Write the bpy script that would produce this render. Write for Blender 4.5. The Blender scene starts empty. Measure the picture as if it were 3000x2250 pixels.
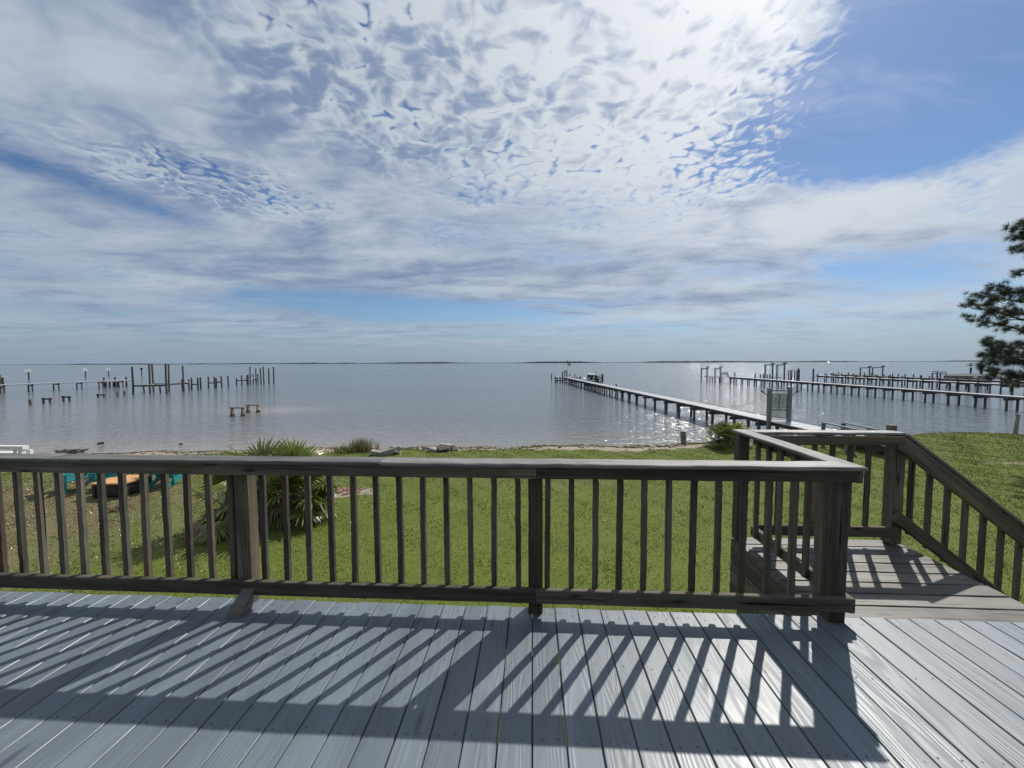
import bpy, math, random
import numpy as np
from mathutils import Vector, Matrix

random.seed(11)
rng = np.random.default_rng(11)
scene = bpy.context.scene
col = scene.collection

# ------------------------------------------------------------------ camera
CAM_H = 1.57
FPX = 1128.0                     # focal length in pixels of a 3000 px wide frame
YAW, PITCH, ROLL = math.radians(3.1), math.radians(3.15), math.radians(0.21)
fw = Vector((-math.sin(YAW) * math.cos(PITCH), math.cos(YAW) * math.cos(PITCH), -math.sin(PITCH)))
rt = Vector((math.cos(YAW), math.sin(YAW), 0))
up = rt.cross(fw)
rt, up = (math.cos(ROLL) * rt - math.sin(ROLL) * up, math.cos(ROLL) * up + math.sin(ROLL) * rt)
cam_data = bpy.data.cameras.new('camera')
cam = bpy.data.objects.new('camera', cam_data)
col.objects.link(cam)
m = Matrix((rt, up, -fw)).transposed().to_4x4()
m.translation = Vector((0, 0, CAM_H))
cam.matrix_world = m
cam_data.sensor_width = 36
cam_data.lens = FPX / 3000 * 36
cam_data.clip_start = 0.05
cam_data.clip_end = 200000
scene.camera = cam

# ------------------------------------------------------------------ sun, exposure
SUN_AZ, SUN_EL = math.radians(34.0), math.radians(46.3)
sun_dir = Vector((math.sin(SUN_AZ) * math.cos(SUN_EL), math.cos(SUN_AZ) * math.cos(SUN_EL), math.sin(SUN_EL)))
sl = bpy.data.lights.new('sun', 'SUN')
sl.energy = 4.2
sl.angle = math.radians(0.55)
sl.color = (1.0, 0.955, 0.88)
so = bpy.data.objects.new('sun', sl)
so.rotation_euler = (-sun_dir).to_track_quat('-Z', 'Y').to_euler()
so.location = sun_dir * 60
col.objects.link(so)
scene.view_settings.view_transform = 'Standard'
scene.view_settings.look = 'None'
scene.view_settings.exposure = 0.0
scene.view_settings.gamma = 1.0
scene.view_settings.use_curve_mapping = False
scene.render.engine = 'CYCLES'
scene.cycles.use_denoising = True
scene.cycles.max_bounces = 8
scene.cycles.diffuse_bounces = 3
scene.cycles.transparent_max_bounces = 6


# ------------------------------------------------------------------ node helpers
class NT:
    dims = '3D'

    def __init__(self, tree):
        self.t = tree
        self.n = tree.nodes
        self.l = tree.links

    def put(self, sock, v):
        if isinstance(v, bpy.types.NodeSocket):
            self.l.new(v, sock)
        elif v is not None:
            sock.default_value = v

    def math(self, op, a, b=None, c=None, clamp=False):
        n = self.n.new('ShaderNodeMath')
        n.operation = op
        n.use_clamp = clamp
        self.put(n.inputs[0], a)
        self.put(n.inputs[1], b)
        self.put(n.inputs[2], c)
        return n.outputs[0]

    def vmath(self, op, a, b=None):
        n = self.n.new('ShaderNodeVectorMath')
        n.operation = op
        self.put(n.inputs[0], a)
        self.put(n.inputs[1], b)
        return n.outputs[1] if op in ('DOT_PRODUCT', 'LENGTH', 'DISTANCE') else n.outputs[0]

    def comb(self, x, y, z):
        n = self.n.new('ShaderNodeCombineXYZ')
        for i, v in enumerate((x, y, z)):
            self.put(n.inputs[i], v)
        return n.outputs[0]

    def sep(self, v):
        n = self.n.new('ShaderNodeSeparateXYZ')
        self.put(n.inputs[0], v)
        return n.outputs

    def noise(self, vec, scale, detail=3.0, rough=0.5, dist=0.0, color=False):
        n = self.n.new('ShaderNodeTexNoise')
        n.noise_dimensions = self.dims
        self.put(n.inputs['Vector'], vec)
        self.put(n.inputs['Scale'], scale)
        n.inputs['Detail'].default_value = detail
        n.inputs['Roughness'].default_value = rough
        self.put(n.inputs['Distortion'], dist)
        return n.outputs['Color' if color else 'Fac']

    def voronoi(self, vec, scale, smooth=None, feature='F1'):
        n = self.n.new('ShaderNodeTexVoronoi')
        n.voronoi_dimensions = self.dims
        n.feature = 'SMOOTH_F1' if smooth else feature
        self.put(n.inputs['Vector'], vec)
        self.put(n.inputs['Scale'], scale)
        if smooth:
            n.inputs['Smoothness'].default_value = smooth
        return n.outputs['Distance']

    def ramp(self, fac, stops, interp='LINEAR'):
        n = self.n.new('ShaderNodeValToRGB')
        n.color_ramp.interpolation = interp
        e = n.color_ramp.elements
        while len(e) < len(stops):
            e.new(0.5)
        for i, (p, c) in enumerate(stops):
            e[i].position = p
            e[i].color = (c[0], c[1], c[2], 1) if not isinstance(c, (int, float)) else (c, c, c, 1)
        self.put(n.inputs[0], fac)
        return n.outputs[0]

    def smooth(self, x, a, b, lo=0.0, hi=1.0):
        n = self.n.new('ShaderNodeMapRange')
        n.interpolation_type = 'SMOOTHSTEP'
        self.put(n.inputs[0], x)
        for i, v in enumerate((a, b, lo, hi)):
            self.put(n.inputs[i + 1], v)
        return n.outputs[0]

    def mix(self, fac, a, b, mode='MIX'):
        n = self.n.new('ShaderNodeMix')
        n.data_type = 'RGBA'
        n.blend_type = mode
        self.put(n.inputs[0], fac)
        for s, v in ((n.inputs[6], a), (n.inputs[7], b)):
            if isinstance(v, tuple) and len(v) == 3:
                v = (*v, 1)
            self.put(s, v)
        return n.outputs[2]

    def bump(self, height, strength, dist, normal=None):
        n = self.n.new('ShaderNodeBump')
        n.inputs['Strength'].default_value = strength
        n.inputs['Distance'].default_value = dist
        self.put(n.inputs['Height'], height)
        self.put(n.inputs['Normal'], normal)
        return n.outputs[0]

    def attr(self, name, fac=True):
        n = self.n.new('ShaderNodeAttribute')
        n.attribute_name = name
        return n.outputs['Fac' if fac else 'Color']


# ------------------------------------------------------------------ pixel -> direction / point (calibrated view, photo pixels)
def ray(px, py):
    return fw + rt * ((px - 1500) / FPX) - up * ((py - 1125) / FPX)


def GZ(px, py, z):
    d = ray(px, py)
    return d * ((z - CAM_H) / d.z) + Vector((0, 0, CAM_H))


def GY(px, py, y):
    d = ray(px, py)
    return d * (y / d.y) + Vector((0, 0, CAM_H))


# ------------------------------------------------------------------ world: Nishita sky with an altocumulus layer
#SKY-BEGIN
world = bpy.data.worlds.new('World')
scene.world = world
world.use_nodes = True
W = NT(world.node_tree)
W.dims = '2D'
W.n.clear()
sky = W.n.new('ShaderNodeTexSky')
sky.sky_type = 'NISHITA'
sky.sun_disc = False
sky.sun_elevation = SUN_EL
sky.sun_rotation = SUN_AZ
sky.altitude = 0
sky.air_density = 1.0
sky.dust_density = 0.35
sky.ozone_density = 2.0
tc = W.n.new('ShaderNodeTexCoord')
D = W.vmath('NORMALIZE', tc.outputs['Generated'])
dx, dy, dz = W.sep(D)
zc = W.math('ADD', W.math('MAXIMUM', dz, 0.0), 0.065)
P0 = W.comb(W.math('DIVIDE', dx, zc), W.math('DIVIDE', dy, zc), 0.0)
az = W.math('ARCTAN2', dx, dy)
el = W.math('ARCSINE', dz)
AE = W.comb(az, el, 0.0)


def blob(px, py, rx, ry, rot=0.0):
    """soft ellipse at a compass direction and height, named by where it lies in the photo"""
    d = ray(px, py).normalized()
    d2 = ray(px + rx * math.cos(rot), py - rx * math.sin(rot)).normalized()
    d3 = ray(px + ry * math.sin(rot), py + ry * math.cos(rot)).normalized()
    ae = lambda v: Vector((math.atan2(v.x, v.y), math.asin(max(-1, min(1, v.z)))))
    c, a, b = ae(d), ae(d2) - ae(d), ae(d3) - ae(d)
    rel = W.vmath('SUBTRACT', AE, (c.x, c.y, 0.0))
    u = W.math('DIVIDE', W.vmath('DOT_PRODUCT', rel, (a.x, a.y, 0)), a.length_squared)
    v = W.math('DIVIDE', W.vmath('DOT_PRODUCT', rel, (b.x, b.y, 0)), b.length_squared)
    r2 = W.math('ADD', W.math('MULTIPLY', u, u), W.math('MULTIPLY', v, v))
    return W.math('EXPONENT', W.math('MULTIPLY', r2, -1.0))


def total(terms, start):
    s = start
    for w_, b_ in terms:
        s = W.math('MULTIPLY_ADD', b_, w_, s)
    return s


wn = W.noise(P0, 0.55, 3, 0.55, color=True)
warp = W.vmath('SCALE', W.vmath('SUBTRACT', wn, (0.5, 0.5, 0.5)))
warp.node.inputs['Scale'].default_value = 0.75
P = W.vmath('ADD', P0, warp)
Pr = W.n.new('ShaderNodeMapping')            # streak direction of the layer
Pr.inputs['Rotation'].default_value = (0, 0, math.radians(-18))
Pr.inputs['Scale'].default_value = (0.6, 1.0, 1)
W.l.new(P, Pr.inputs[0])
Ps = Pr.outputs[0]
low = W.noise(Ps, 0.9, 3, 0.5)                       # large sheets
mid = W.noise(Ps, 3.4, 3, 0.5, 0.3)                  # rolls
wn2 = W.noise(P0, 5.0, 2, 0.5, color=True)
warp2 = W.vmath('SCALE', W.vmath('SUBTRACT', wn2, (0.5, 0.5, 0.5)))
warp2.node.inputs['Scale'].default_value = 0.14
Pp = W.vmath('ADD', P0, W.vmath('ADD', W.vmath('MULTIPLY', warp, (0.35, 0.35, 0)), warp2))
ps = (sun_dir.x / (sun_dir.z + 0.065), sun_dir.y / (sun_dir.z + 0.065), 0.0)
toward = W.vmath('SCALE', W.vmath('NORMALIZE', W.vmath('SUBTRACT', ps, P0)))
toward.node.inputs['Scale'].default_value = 0.022


def tufts_at(q):
    """rounded cloudlets in two sizes with ragged edges"""
    d1 = W.voronoi(q, 10.0)
    d2 = W.voronoi(q, 25.0)
    f_ = W.noise(q, 18.0, 4, 0.6)
    p1 = W.math('SUBTRACT', 1.0, W.math('MULTIPLY', W.math('MULTIPLY', d1, d1), 1.5))
    p2 = W.math('SUBTRACT', 1.0, W.math('MULTIPLY', W.math('MULTIPLY', d2, d2), 1.5))
    return p1, p2, f_


puff, puff2, fine = tufts_at(Pp)
sp1, sp2, sfine = tufts_at(W.vmath('ADD', Pp, toward))
relief = W.math('ADD', W.math('MULTIPLY', W.math('SUBTRACT', puff, sp1), 0.55),
                W.math('ADD', W.math('MULTIPLY', W.math('SUBTRACT', puff2, sp2), 0.22), W.math('SUBTRACT', fine, sfine)))   # side of each tuft turned to the sun
c01 = lambda v, k: W.math('MULTIPLY', W.math('SUBTRACT', v, 0.5), k)
# how much cloud there is in each part of the sky
cov = total([
    (-1.08, blob(2920, 130, 480, 340)),
    (-0.85, blob(2950, -250, 600, 420)),
    (-0.26, blob(2400, 400, 160, 80, 0.3)),
    (-0.20, blob(2150, 390, 170, 70, 0.4)),
    (-0.80, blob(1180, 908, 430, 34)),
    (-0.30, blob(1900, 970, 500, 40)),
    (-0.52, blob(300, 560, 430, 42, -0.16)),
    (-0.28, blob(620, 515, 160, 55, -0.2)),
    (-0.30, blob(2650, 800, 520, 75, 0.10)),
    (-0.35, blob(2900, 960, 400, 60)),
    (0.40, blob(2550, 590, 650, 75, 0.05)),
    (0.30, blob(500, 180, 800, 230)),
    (0.25, blob(900, 740, 800, 80)),
    (0.75, blob(1500, 150, 520, 300)),
    (0.30, blob(1950, 300, 260, 200)),
    (0.20, blob(2050, 60, 260, 260)),
], 0.50)
# cells break the layer up in some parts
puffy = W.smooth(total([(1.0, blob(1700, 160, 640, 340)), (0.55, blob(950, 180, 420, 260)), (0.9, blob(2250, 400, 330, 150)), (0.8, blob(600, 530, 300, 80))], 0.06), 0.1, 0.8)
soft = W.math('MULTIPLY_ADD', puffy, 0.70, 0.30)
nz = W.math('ADD', c01(low, 0.8), W.math('ADD', c01(mid, 0.55), W.math('MULTIPLY', c01(fine, 0.95), soft)))
cells = W.math('ADD', W.math('MULTIPLY', W.math('SUBTRACT', puff, 0.72), 0.35), W.math('MULTIPLY', W.math('SUBTRACT', puff2, 0.72), 0.50))
cells = W.math('MULTIPLY', cells, W.math('MULTIPLY_ADD', puffy, 0.9, 0.10))
dens_raw = W.math('ADD', W.math('ADD', cov, nz), cells)
dens = W.smooth(dens_raw, 0.02, 0.56)
# thin cloud is white against the sun, thick cloud is grey underneath
thick_raw = total([
    (0.30, blob(1640, 790, 520, 45)),
    (0.26, blob(1900, 880, 420, 30)),
    (0.20, blob(2250, 745, 260, 25)),
    (0.14, blob(900, 150, 400, 260)),
    (0.24, blob(700, 830, 700, 100)),
    (0.28, blob(1270, 380, 260, 150)),
    (0.30, blob(1400, 150, 400, 220)),
    (0.14, blob(120, 250, 420, 420)),
    (-0.25, blob(600, 390, 260, 80, -0.3)),
    (-0.35, blob(350, 800, 420, 50, -0.12)),
    (-0.50, blob(2500, 600, 700, 90, 0.05)),
    (-0.42, blob(2150, 180, 330, 360)),
    (-0.34, blob(1800, 520, 420, 110)),
    (-0.35, blob(1900, 925, 480, 22)),
    (-0.30, blob(2700, 880, 400, 20, 0.1)),
    (-0.25, blob(2200, 820, 300, 16, 0.1)),
], 0.47)
tn = W.math('ADD', c01(W.noise(Ps, 1.7, 3, 0.5), 1.1), W.math('ADD', W.math('MULTIPLY', c01(mid, 1.15), W.smooth(el, 0.05, 0.40, 0.35, 1.0)), W.math('MULTIPLY', c01(fine, 0.95), soft)))
tn = W.math('ADD', tn, W.math('MULTIPLY', W.math('ADD', W.math('MULTIPLY', W.math('SUBTRACT', puff, 0.74), 1.15), W.math('MULTIPLY', W.math('SUBTRACT', puff2, 0.74), 0.95)), W.math('MULTIPLY_ADD', puffy, 0.9, 0.06)))
mott = W.noise(W.vmath('ADD', Ps, W.vmath('MULTIPLY', warp2, (1.2, 1.2, 0))), 6.5, 4, 0.55)
tn = W.math('ADD', tn, W.math('MULTIPLY', c01(mott, 0.85), W.smooth(el, 0.08, 0.4, 0.2, 1.0)))
tn = W.math('SUBTRACT', tn, W.math('MULTIPLY', relief, W.math('MULTIPLY_ADD', puffy, 1.3, 0.08)))
thick = W.smooth(W.math('ADD', thick_raw, tn), -0.02, 1.22)
cosS = W.math('MAXIMUM', W.vmath('DOT_PRODUCT', D, tuple(sun_dir)), 0.0)
glow1 = W.math('POWER', cosS, 6.0)
glow2 = W.math('POWER', cosS, 60.0)
white = W.mix(glow1, (4.9, 5.55, 6.3), (9.0, 9.3, 9.6))
grey = W.mix(glow1, (1.95, 2.65, 4.15), (4.4, 5.2, 6.6))
ccol = W.mix(thick, white, grey)
ccol = W.mix(1.0, ccol, W.mix(glow2, (0, 0, 0), (2.6, 2.6, 2.4)), 'ADD')
base = W.mix(1.0, sky.outputs[0], (0.57, 0.69, 0.84), 'MULTIPLY')
hz = W.smooth(el, 0.0, 0.14, 1.0, 0.0)
lowair = W.mix(W.math('POWER', cosS, 4.0), (2.45, 3.25, 4.50), (5.5, 6.2, 6.8))
base = W.mix(W.math('MULTIPLY', hz, 0.85), base, lowair)
veil = W.math('MULTIPLY', W.smooth(W.noise(W.vmath('MULTIPLY', Ps, (0.5, 2.2, 0)), 2.0, 4, 0.6, 0.5), 0.45, 0.85), 0.30)
dens = W.math('MAXIMUM', dens, veil)
dens = W.math('MULTIPLY', dens, W.smooth(el, 0.0, 0.13, 0.12, 1.0))
final = W.mix(W.math('MULTIPLY', dens, 0.96), base, ccol)
bg = W.n.new('ShaderNodeBackground')
bg.inputs['Strength'].default_value = 0.1
W.l.new(final, bg.inputs['Color'])
wo = W.n.new('ShaderNodeOutputWorld')
W.l.new(bg.outputs[0], wo.inputs['Surface'])
world.cycles.sampling_method = 'MANUAL'
world.cycles.sample_map_resolution = 512
#SKY-END


# ------------------------------------------------------------------ mesh and object helpers
def lin(h):
    return tuple(((int(h[i:i + 2], 16) / 255 + 0.055) / 1.055) ** 2.4 for i in (0, 2, 4))


def mesh(name, verts, faces, mat=None, smooth=False):
    me = bpy.data.meshes.new(name)
    me.from_pydata([tuple(v) for v in verts], [], faces)
    if smooth:
        me.polygons.foreach_set('use_smooth', [True] * len(me.polygons))
    if mat:
        me.materials.append(mat)
    me.update()
    return me


def tri_mesh(name, v, f, mat, smooth=False):
    """numpy verts (n,3) and faces (m,k), made fast"""
    me = bpy.data.meshes.new(name)
    v = np.asarray(v, dtype=np.float32)
    f = np.asarray(f, dtype=np.int32)
    k = f.shape[1]
    me.vertices.add(len(v))
    me.vertices.foreach_set('co', v.ravel())
    me.loops.add(f.size)
    me.loops.foreach_set('vertex_index', f.ravel())
    me.polygons.add(len(f))
    me.polygons.foreach_set('loop_start', np.arange(0, f.size, k, dtype=np.int32))
    me.polygons.foreach_set('loop_total', np.full(len(f), k, dtype=np.int32))
    if smooth:
        me.polygons.foreach_set('use_smooth', np.ones(len(f), dtype=bool))
    me.materials.append(mat)
    me.update(calc_edges=True)
    me.validate()
    return me


def thing(name, label, cat, loc=(0, 0, 0), group=None):
    o = bpy.data.objects.new(name, None)
    o.empty_display_size = 0.2
    o.location = loc
    col.objects.link(o)
    o['label'] = label
    o['category'] = cat
    if group:
        o['group'] = group
    return o


WORLD = {}        # world matrix of every mesh built so far


def part(name, me, parent, M=None, kind=None, label=None):
    """child mesh; M is its world matrix (parents are unrotated empties)"""
    o = bpy.data.objects.new(name, me)
    col.objects.link(o)
    M = M or Matrix.Identity(4)
    if parent is not None:
        o.parent = parent
        o.matrix_local = (WORLD[parent.name].inverted() if parent.type == 'MESH' else Matrix.Translation(-parent.location)) @ M
    else:
        o.matrix_world = M
    WORLD[o.name] = M
    if kind:
        o['kind'] = kind
    if label:
        o['label'] = label
    return o


def solo(name, me, label, cat, M=None, group=None):
    o = part(name, me, None, M)
    o['label'] = label
    o['category'] = cat
    if group:
        o['group'] = group
    return o


def struct(name, me):
    o = part(name, me, None)
    o['kind'] = 'structure'
    return o


class MB:
    """collects boxes, bars, tubes and lathes into one mesh"""

    def __init__(self):
        self.v = []
        self.f = []

    def add(self, vs, fs):
        k = len(self.v)
        self.v += [Vector(p) for p in vs]
        self.f += [tuple(i + k for i in q) for q in fs]

    def box(self, x0, x1, y0, y1, z0, z1):
        self.add([(x, y, z) for z in (z0, z1) for y in (y0, y1) for x in (x0, x1)],
                 [(0, 2, 3, 1), (4, 5, 7, 6), (0, 1, 5, 4), (2, 6, 7, 3), (0, 4, 6, 2), (1, 3, 7, 5)])

    def bar(self, a, b, w, t, upv=(0, 0, 1)):
        a, b = Vector(a), Vector(b)
        d = (b - a).normalized()
        u = Vector(upv)
        if abs(d.dot(u)) > 0.99:
            u = Vector((0, 1, 0))
        s = d.cross(u).normalized() * (w / 2)
        u = s.cross(d).normalized() * (t / 2)
        self.add([a - s - u, a + s - u, a + s + u, a - s + u, b - s - u, b + s - u, b + s + u, b - s + u],
                 [(0, 1, 2, 3), (7, 6, 5, 4), (0, 4, 5, 1), (1, 5, 6, 2), (2, 6, 7, 3), (3, 7, 4, 0)])

    def tube(self, pts, rad, n=6, caps=True):
        pts = [Vector(p) for p in pts]
        rad = rad if isinstance(rad, (list, tuple)) else [rad] * len(pts)
        rings = []
        for i, p in enumerate(pts):
            d = (pts[min(i + 1, len(pts) - 1)] - pts[max(i - 1, 0)]).normalized()
            a = Vector((0, 0, 1)) if abs(d.z) < 0.9 else Vector((1, 0, 0))
            s = d.cross(a).normalized()
            u = s.cross(d)
            rings.append([p + (s * math.cos(2 * math.pi * j / n) + u * math.sin(2 * math.pi * j / n)) * rad[i] for j in range(n)])
        fs = [(i * n + j, i * n + (j + 1) % n, (i + 1) * n + (j + 1) % n, (i + 1) * n + j) for i in range(len(pts) - 1) for j in range(n)]
        if caps:
            fs += [tuple(range(n))[::-1], tuple((len(pts) - 1) * n + j for j in range(n))]
        self.add([q for r in rings for q in r], fs)

    def make(self, name, mat, smooth=False):
        return mesh(name, self.v, self.f, mat, smooth)

    def part(self, name, mat, parent, kind=None, smooth=False, label=None):
        return part(name, self.make(name, mat, smooth), parent, Matrix.Translation(-Vector((0, 0, 0))), kind, label)


def frame(o, x, y):
    """matrix with local x along x, local y along y"""
    x = Vector(x).normalized()
    z = x.cross(Vector(y)).normalized()
    y = z.cross(x)
    M = Matrix((x, y, z)).transposed().to_4x4()
    M.translation = Vector(o)
    return M


def board(L, Wd, T, mat, segs=1, jit=0.0, ch=0.004, seed=0, name='board'):
    """sawn board: length on local x, width on y, thickness on z, eased edges, slight unevenness"""
    r = random.Random(seed)
    hw, ht = Wd / 2, T / 2
    prof = [(-hw + ch, -ht), (hw - ch, -ht), (hw, -ht + ch), (hw, ht - ch), (hw - ch, ht), (-hw + ch, ht), (-hw, ht - ch), (-hw, -ht + ch)]
    vs, fs = [], []
    for i in range(segs + 1):
        x = -L / 2 + L * i / segs
        oy, oz, k = r.uniform(-jit, jit), r.uniform(-jit, jit), 1 + r.uniform(-jit, jit) * 4
        for (a, b) in prof:
            vs.append((x + (r.uniform(-jit, jit) * 1.5 if i in (0, segs) else 0), a * k + oy + r.uniform(-jit, jit) * 0.4, b * k + oz + r.uniform(-jit, jit) * 0.4))
    for i in range(segs):
        for j in range(8):
            fs.append((i * 8 + j, i * 8 + (j + 1) % 8, (i + 1) * 8 + (j + 1) % 8, (i + 1) * 8 + j))
    fs.append(tuple(range(8))[::-1])
    fs.append(tuple(segs * 8 + j for j in range(8)))
    return mesh(name, vs, fs, mat)


# ------------------------------------------------------------------ materials
def material(name):
    m_ = bpy.data.materials.new(name)
    m_.use_nodes = True
    t = NT(m_.node_tree)
    return m_, t, t.n['Principled BSDF']


def plain(name, c, rough=0.6, metal=0.0, var=0.12, scale=6.0, spec=0.4):
    m_, t, b = material(name)
    tcn = t.n.new('ShaderNodeTexCoord')
    n = t.noise(tcn.outputs['Object'], scale, 5, 0.6)
    c2 = tuple(min(1, v * (1 + var)) for v in c)
    c1 = tuple(v * (1 - var * 1.6) for v in c)
    t.put(b.inputs['Base Color'], t.ramp(n, [(0.3, c1), (0.7, c2)]))
    t.put(b.inputs['Roughness'], t.math('MULTIPLY_ADD', n, 0.25, rough - 0.12))
    b.inputs['Metallic'].default_value = metal
    b.inputs['Specular IOR Level'].default_value = spec
    return m_


def wood(name, dark, light, crack=0.5, rough=0.8, spec=0.25, bumpd=0.003, algae=0.0, warm=0.6):
    """weathered wood, grain along local x; every board gets its own piece of the pattern"""
    m_, t, b = material(name)
    tcn = t.n.new('ShaderNodeTexCoord')
    oi = t.n.new('ShaderNodeObjectInfo')
    rnd = oi.outputs['Random']
    off = t.comb(t.math('MULTIPLY', rnd, 37.0), t.math('MULTIPLY', rnd, 91.0), t.math('MULTIPLY', rnd, 53.0))
    p = t.vmath('ADD', tcn.outputs['Object'], off)
    g = t.noise(t.vmath('MULTIPLY', p, (1.6, 42, 42)), 1.0, 6, 0.6, 0.6)
    big = t.noise(t.vmath('MULTIPLY', p, (1.1, 5, 5)), 1.0, 4, 0.6, 0.4)
    cr = t.noise(t.vmath('MULTIPLY', p, (1.3, 75, 75)), 1.0, 3, 0.5, 0.5)
    mixv = t.math('ADD', t.math('MULTIPLY', g, 0.55), t.math('MULTIPLY', big, 0.45))
    c = t.ramp(mixv, [(0.30, dark), (0.52, tuple((a + e) / 2 for a, e in zip(dark, light))), (0.72, light)])
    brown = t.mix(t.math('MULTIPLY', t.smooth(t.noise(t.vmath('MULTIPLY', p, (0.9, 3, 3)), 1.3, 3, 0.5), 0.5, 0.75), warm), c, tuple(v * k for v, k in zip(light, (0.80, 0.56, 0.38))))
    split = t.smooth(t.noise(t.vmath('MULTIPLY', p, (0.9, 24, 24)), 1.0, 2, 0.5, 0.3), 0.33, 0.27)
    crk = t.math('MAXIMUM', t.smooth(cr, 0.36, 0.28), split)
    kn = t.voronoi(t.vmath('MULTIPLY', p, (2.2, 9, 9)), 0.9)
    knot = t.smooth(kn, 0.13, 0.05)
    brown = t.mix(t.math('MULTIPLY', knot, 0.75), brown, tuple(v * 0.35 for v in dark))
    brown = t.mix(t.math('MULTIPLY', crk, crack), brown, tuple(v * 0.25 for v in dark))
    if algae:
        al = t.smooth(t.noise(p, 2.3, 3, 0.6), 0.52, 0.72)
        brown = t.mix(t.math('MULTIPLY', al, algae), brown, (0.05, 0.06, 0.025))
    hv = t.n.new('ShaderNodeHueSaturation')
    t.put(hv.inputs['Color'], brown)
    t.put(hv.inputs['Value'], t.math('MULTIPLY_ADD', rnd, 0.75, 0.65))
    t.put(b.inputs['Base Color'], hv.outputs[0])
    b.inputs['Roughness'].default_value = rough
    b.inputs['Specular IOR Level'].default_value = spec
    hgt = t.math('SUBTRACT', g, t.math('MULTIPLY', crk, 0.8))
    t.put(b.inputs['Normal'], t.bump(hgt, 0.7, bumpd))
    return m_


M_RAIL = wood('weathered_rail_wood', (0.030, 0.026, 0.020), (0.225, 0.203, 0.165), 1.0, algae=0.4, warm=0.6)
M_CAP = wood('weathered_cap_wood', (0.035, 0.033, 0.030), (0.30, 0.29, 0.27), 1.0, rough=0.5, spec=0.5, warm=0.2, bumpd=0.005)
M_LAND = wood('weathered_landing_wood', (0.045, 0.040, 0.033), (0.19, 0.172, 0.147), 1.0, rough=0.5, spec=0.5, warm=0.12, bumpd=0.005)
M_OLDW = wood('old_grey_wood', (0.10, 0.095, 0.09), (0.28, 0.27, 0.26), 0.6)
M_PILE = wood('dark_piling_wood', (0.045, 0.040, 0.038), (0.13, 0.118, 0.11), 0.6, warm=0.3)
M_TANW = wood('pale_tan_wood', (0.20, 0.16, 0.13), (0.46, 0.38, 0.31), 0.4)
M_PIERTOP = wood('glare_pale_walkway_wood', (0.50, 0.50, 0.50), (0.78, 0.78, 0.78), 0.2, rough=0.36, spec=0.6, warm=0.0)  # base colour paled to stand in for sun glare on the walkways
M_WHITE = plain('white_painted_wood', (0.74, 0.74, 0.72), 0.5, var=0.06)
M_GATE = plain('grey_green_painted_wood', (0.17, 0.195, 0.19), 0.55, var=0.12)
M_GATEL = plain('pale_grey_lattice', (0.26, 0.28, 0.28), 0.5, var=0.1)
M_STEEL = plain('weathered_steel', (0.30, 0.31, 0.32), 0.45, 0.6)
M_BLACK = plain('black_plastic', (0.02, 0.02, 0.02), 0.5)
M_CONC = plain('old_concrete', (0.33, 0.31, 0.28), 0.9, var=0.25, scale=9)
M_STONE = plain('dark_rock', (0.10, 0.095, 0.085), 0.9, var=0.35, scale=12)
M_BRICK = plain('red_brick', (0.27, 0.15, 0.11), 0.9, var=0.3, scale=20)
M_TEAL = plain('teal_plastic', (0.02, 0.26, 0.26), 0.45, var=0.10)
M_ORANGE = plain('orange_table_top', (0.62, 0.33, 0.13), 0.55, var=0.08)
M_DARKT = plain('dark_brown_panel', (0.035, 0.030, 0.028), 0.6, var=0.2)
M_HULL = plain('teal_gelcoat', (0.16, 0.36, 0.36), 0.25, var=0.04)
M_GEL = plain('white_gelcoat', (0.72, 0.74, 0.74), 0.25, var=0.03)
M_GLASS = plain('tinted_boat_glass', (0.04, 0.06, 0.07), 0.08, var=0.05, spec=0.8)
M_CANVAS = plain('grey_boat_canvas', (0.16, 0.18, 0.17), 0.85, var=0.15)
M_FLAGR = plain('faded_red_cloth', (0.45, 0.10, 0.10), 0.8)
M_FLAGW = plain('white_cloth', (0.75, 0.75, 0.75), 0.8)
M_FLAGB = plain('navy_cloth', (0.04, 0.06, 0.2), 0.8)
M_BARK = wood('pine_bark', (0.06, 0.045, 0.035), (0.20, 0.15, 0.12), 0.9)
M_DRIFT = wood('driftwood_grey', (0.05, 0.045, 0.04), (0.35, 0.32, 0.28), 0.6)


def leafmat(name, c1, c2, rough=0.45, trans=0.3, spec=0.5):
    m_, t, b = material(name)
    oi = t.n.new('ShaderNodeObjectInfo')
    geo = t.n.new('ShaderNodeNewGeometry')
    n = t.noise(geo.outputs['Position'], 3.0, 4, 0.6)
    f = t.math('ADD', t.math('MULTIPLY', n, 0.7), t.math('MULTIPLY', oi.outputs['Random'], 0.3), clamp=True)
    c = t.ramp(f, [(0.3, c1), (0.75, c2)])
    t.put(b.inputs['Base Color'], c)
    b.inputs['Roughness'].default_value = rough
    b.inputs['Specular IOR Level'].default_value = spec
    tr = t.n.new('ShaderNodeBsdfTranslucent')
    t.put(tr.inputs['Color'], c)
    mx = t.n.new('ShaderNodeMixShader')
    mx.inputs[0].default_value = trans
    t.l.new(b.outputs[0], mx.inputs[1])
    t.l.new(tr.outputs[0], mx.inputs[2])
    t.l.new(mx.outputs[0], t.n['Material Output'].inputs['Surface'])
    return m_


M_PALM = leafmat('palmetto_leaf', (0.075, 0.11, 0.022), (0.27, 0.30, 0.075), 0.35)
M_PALMD = leafmat('dry_palmetto_leaf', (0.10, 0.07, 0.04), (0.32, 0.24, 0.15), 0.6)
M_NEEDLE = leafmat('pine_needle', (0.028, 0.048, 0.032), (0.075, 0.10, 0.065), 0.5, 0.3)
M_DRYG = leafmat('dry_grass_leaf', (0.16, 0.13, 0.06), (0.34, 0.28, 0.16), 0.6)

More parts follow.
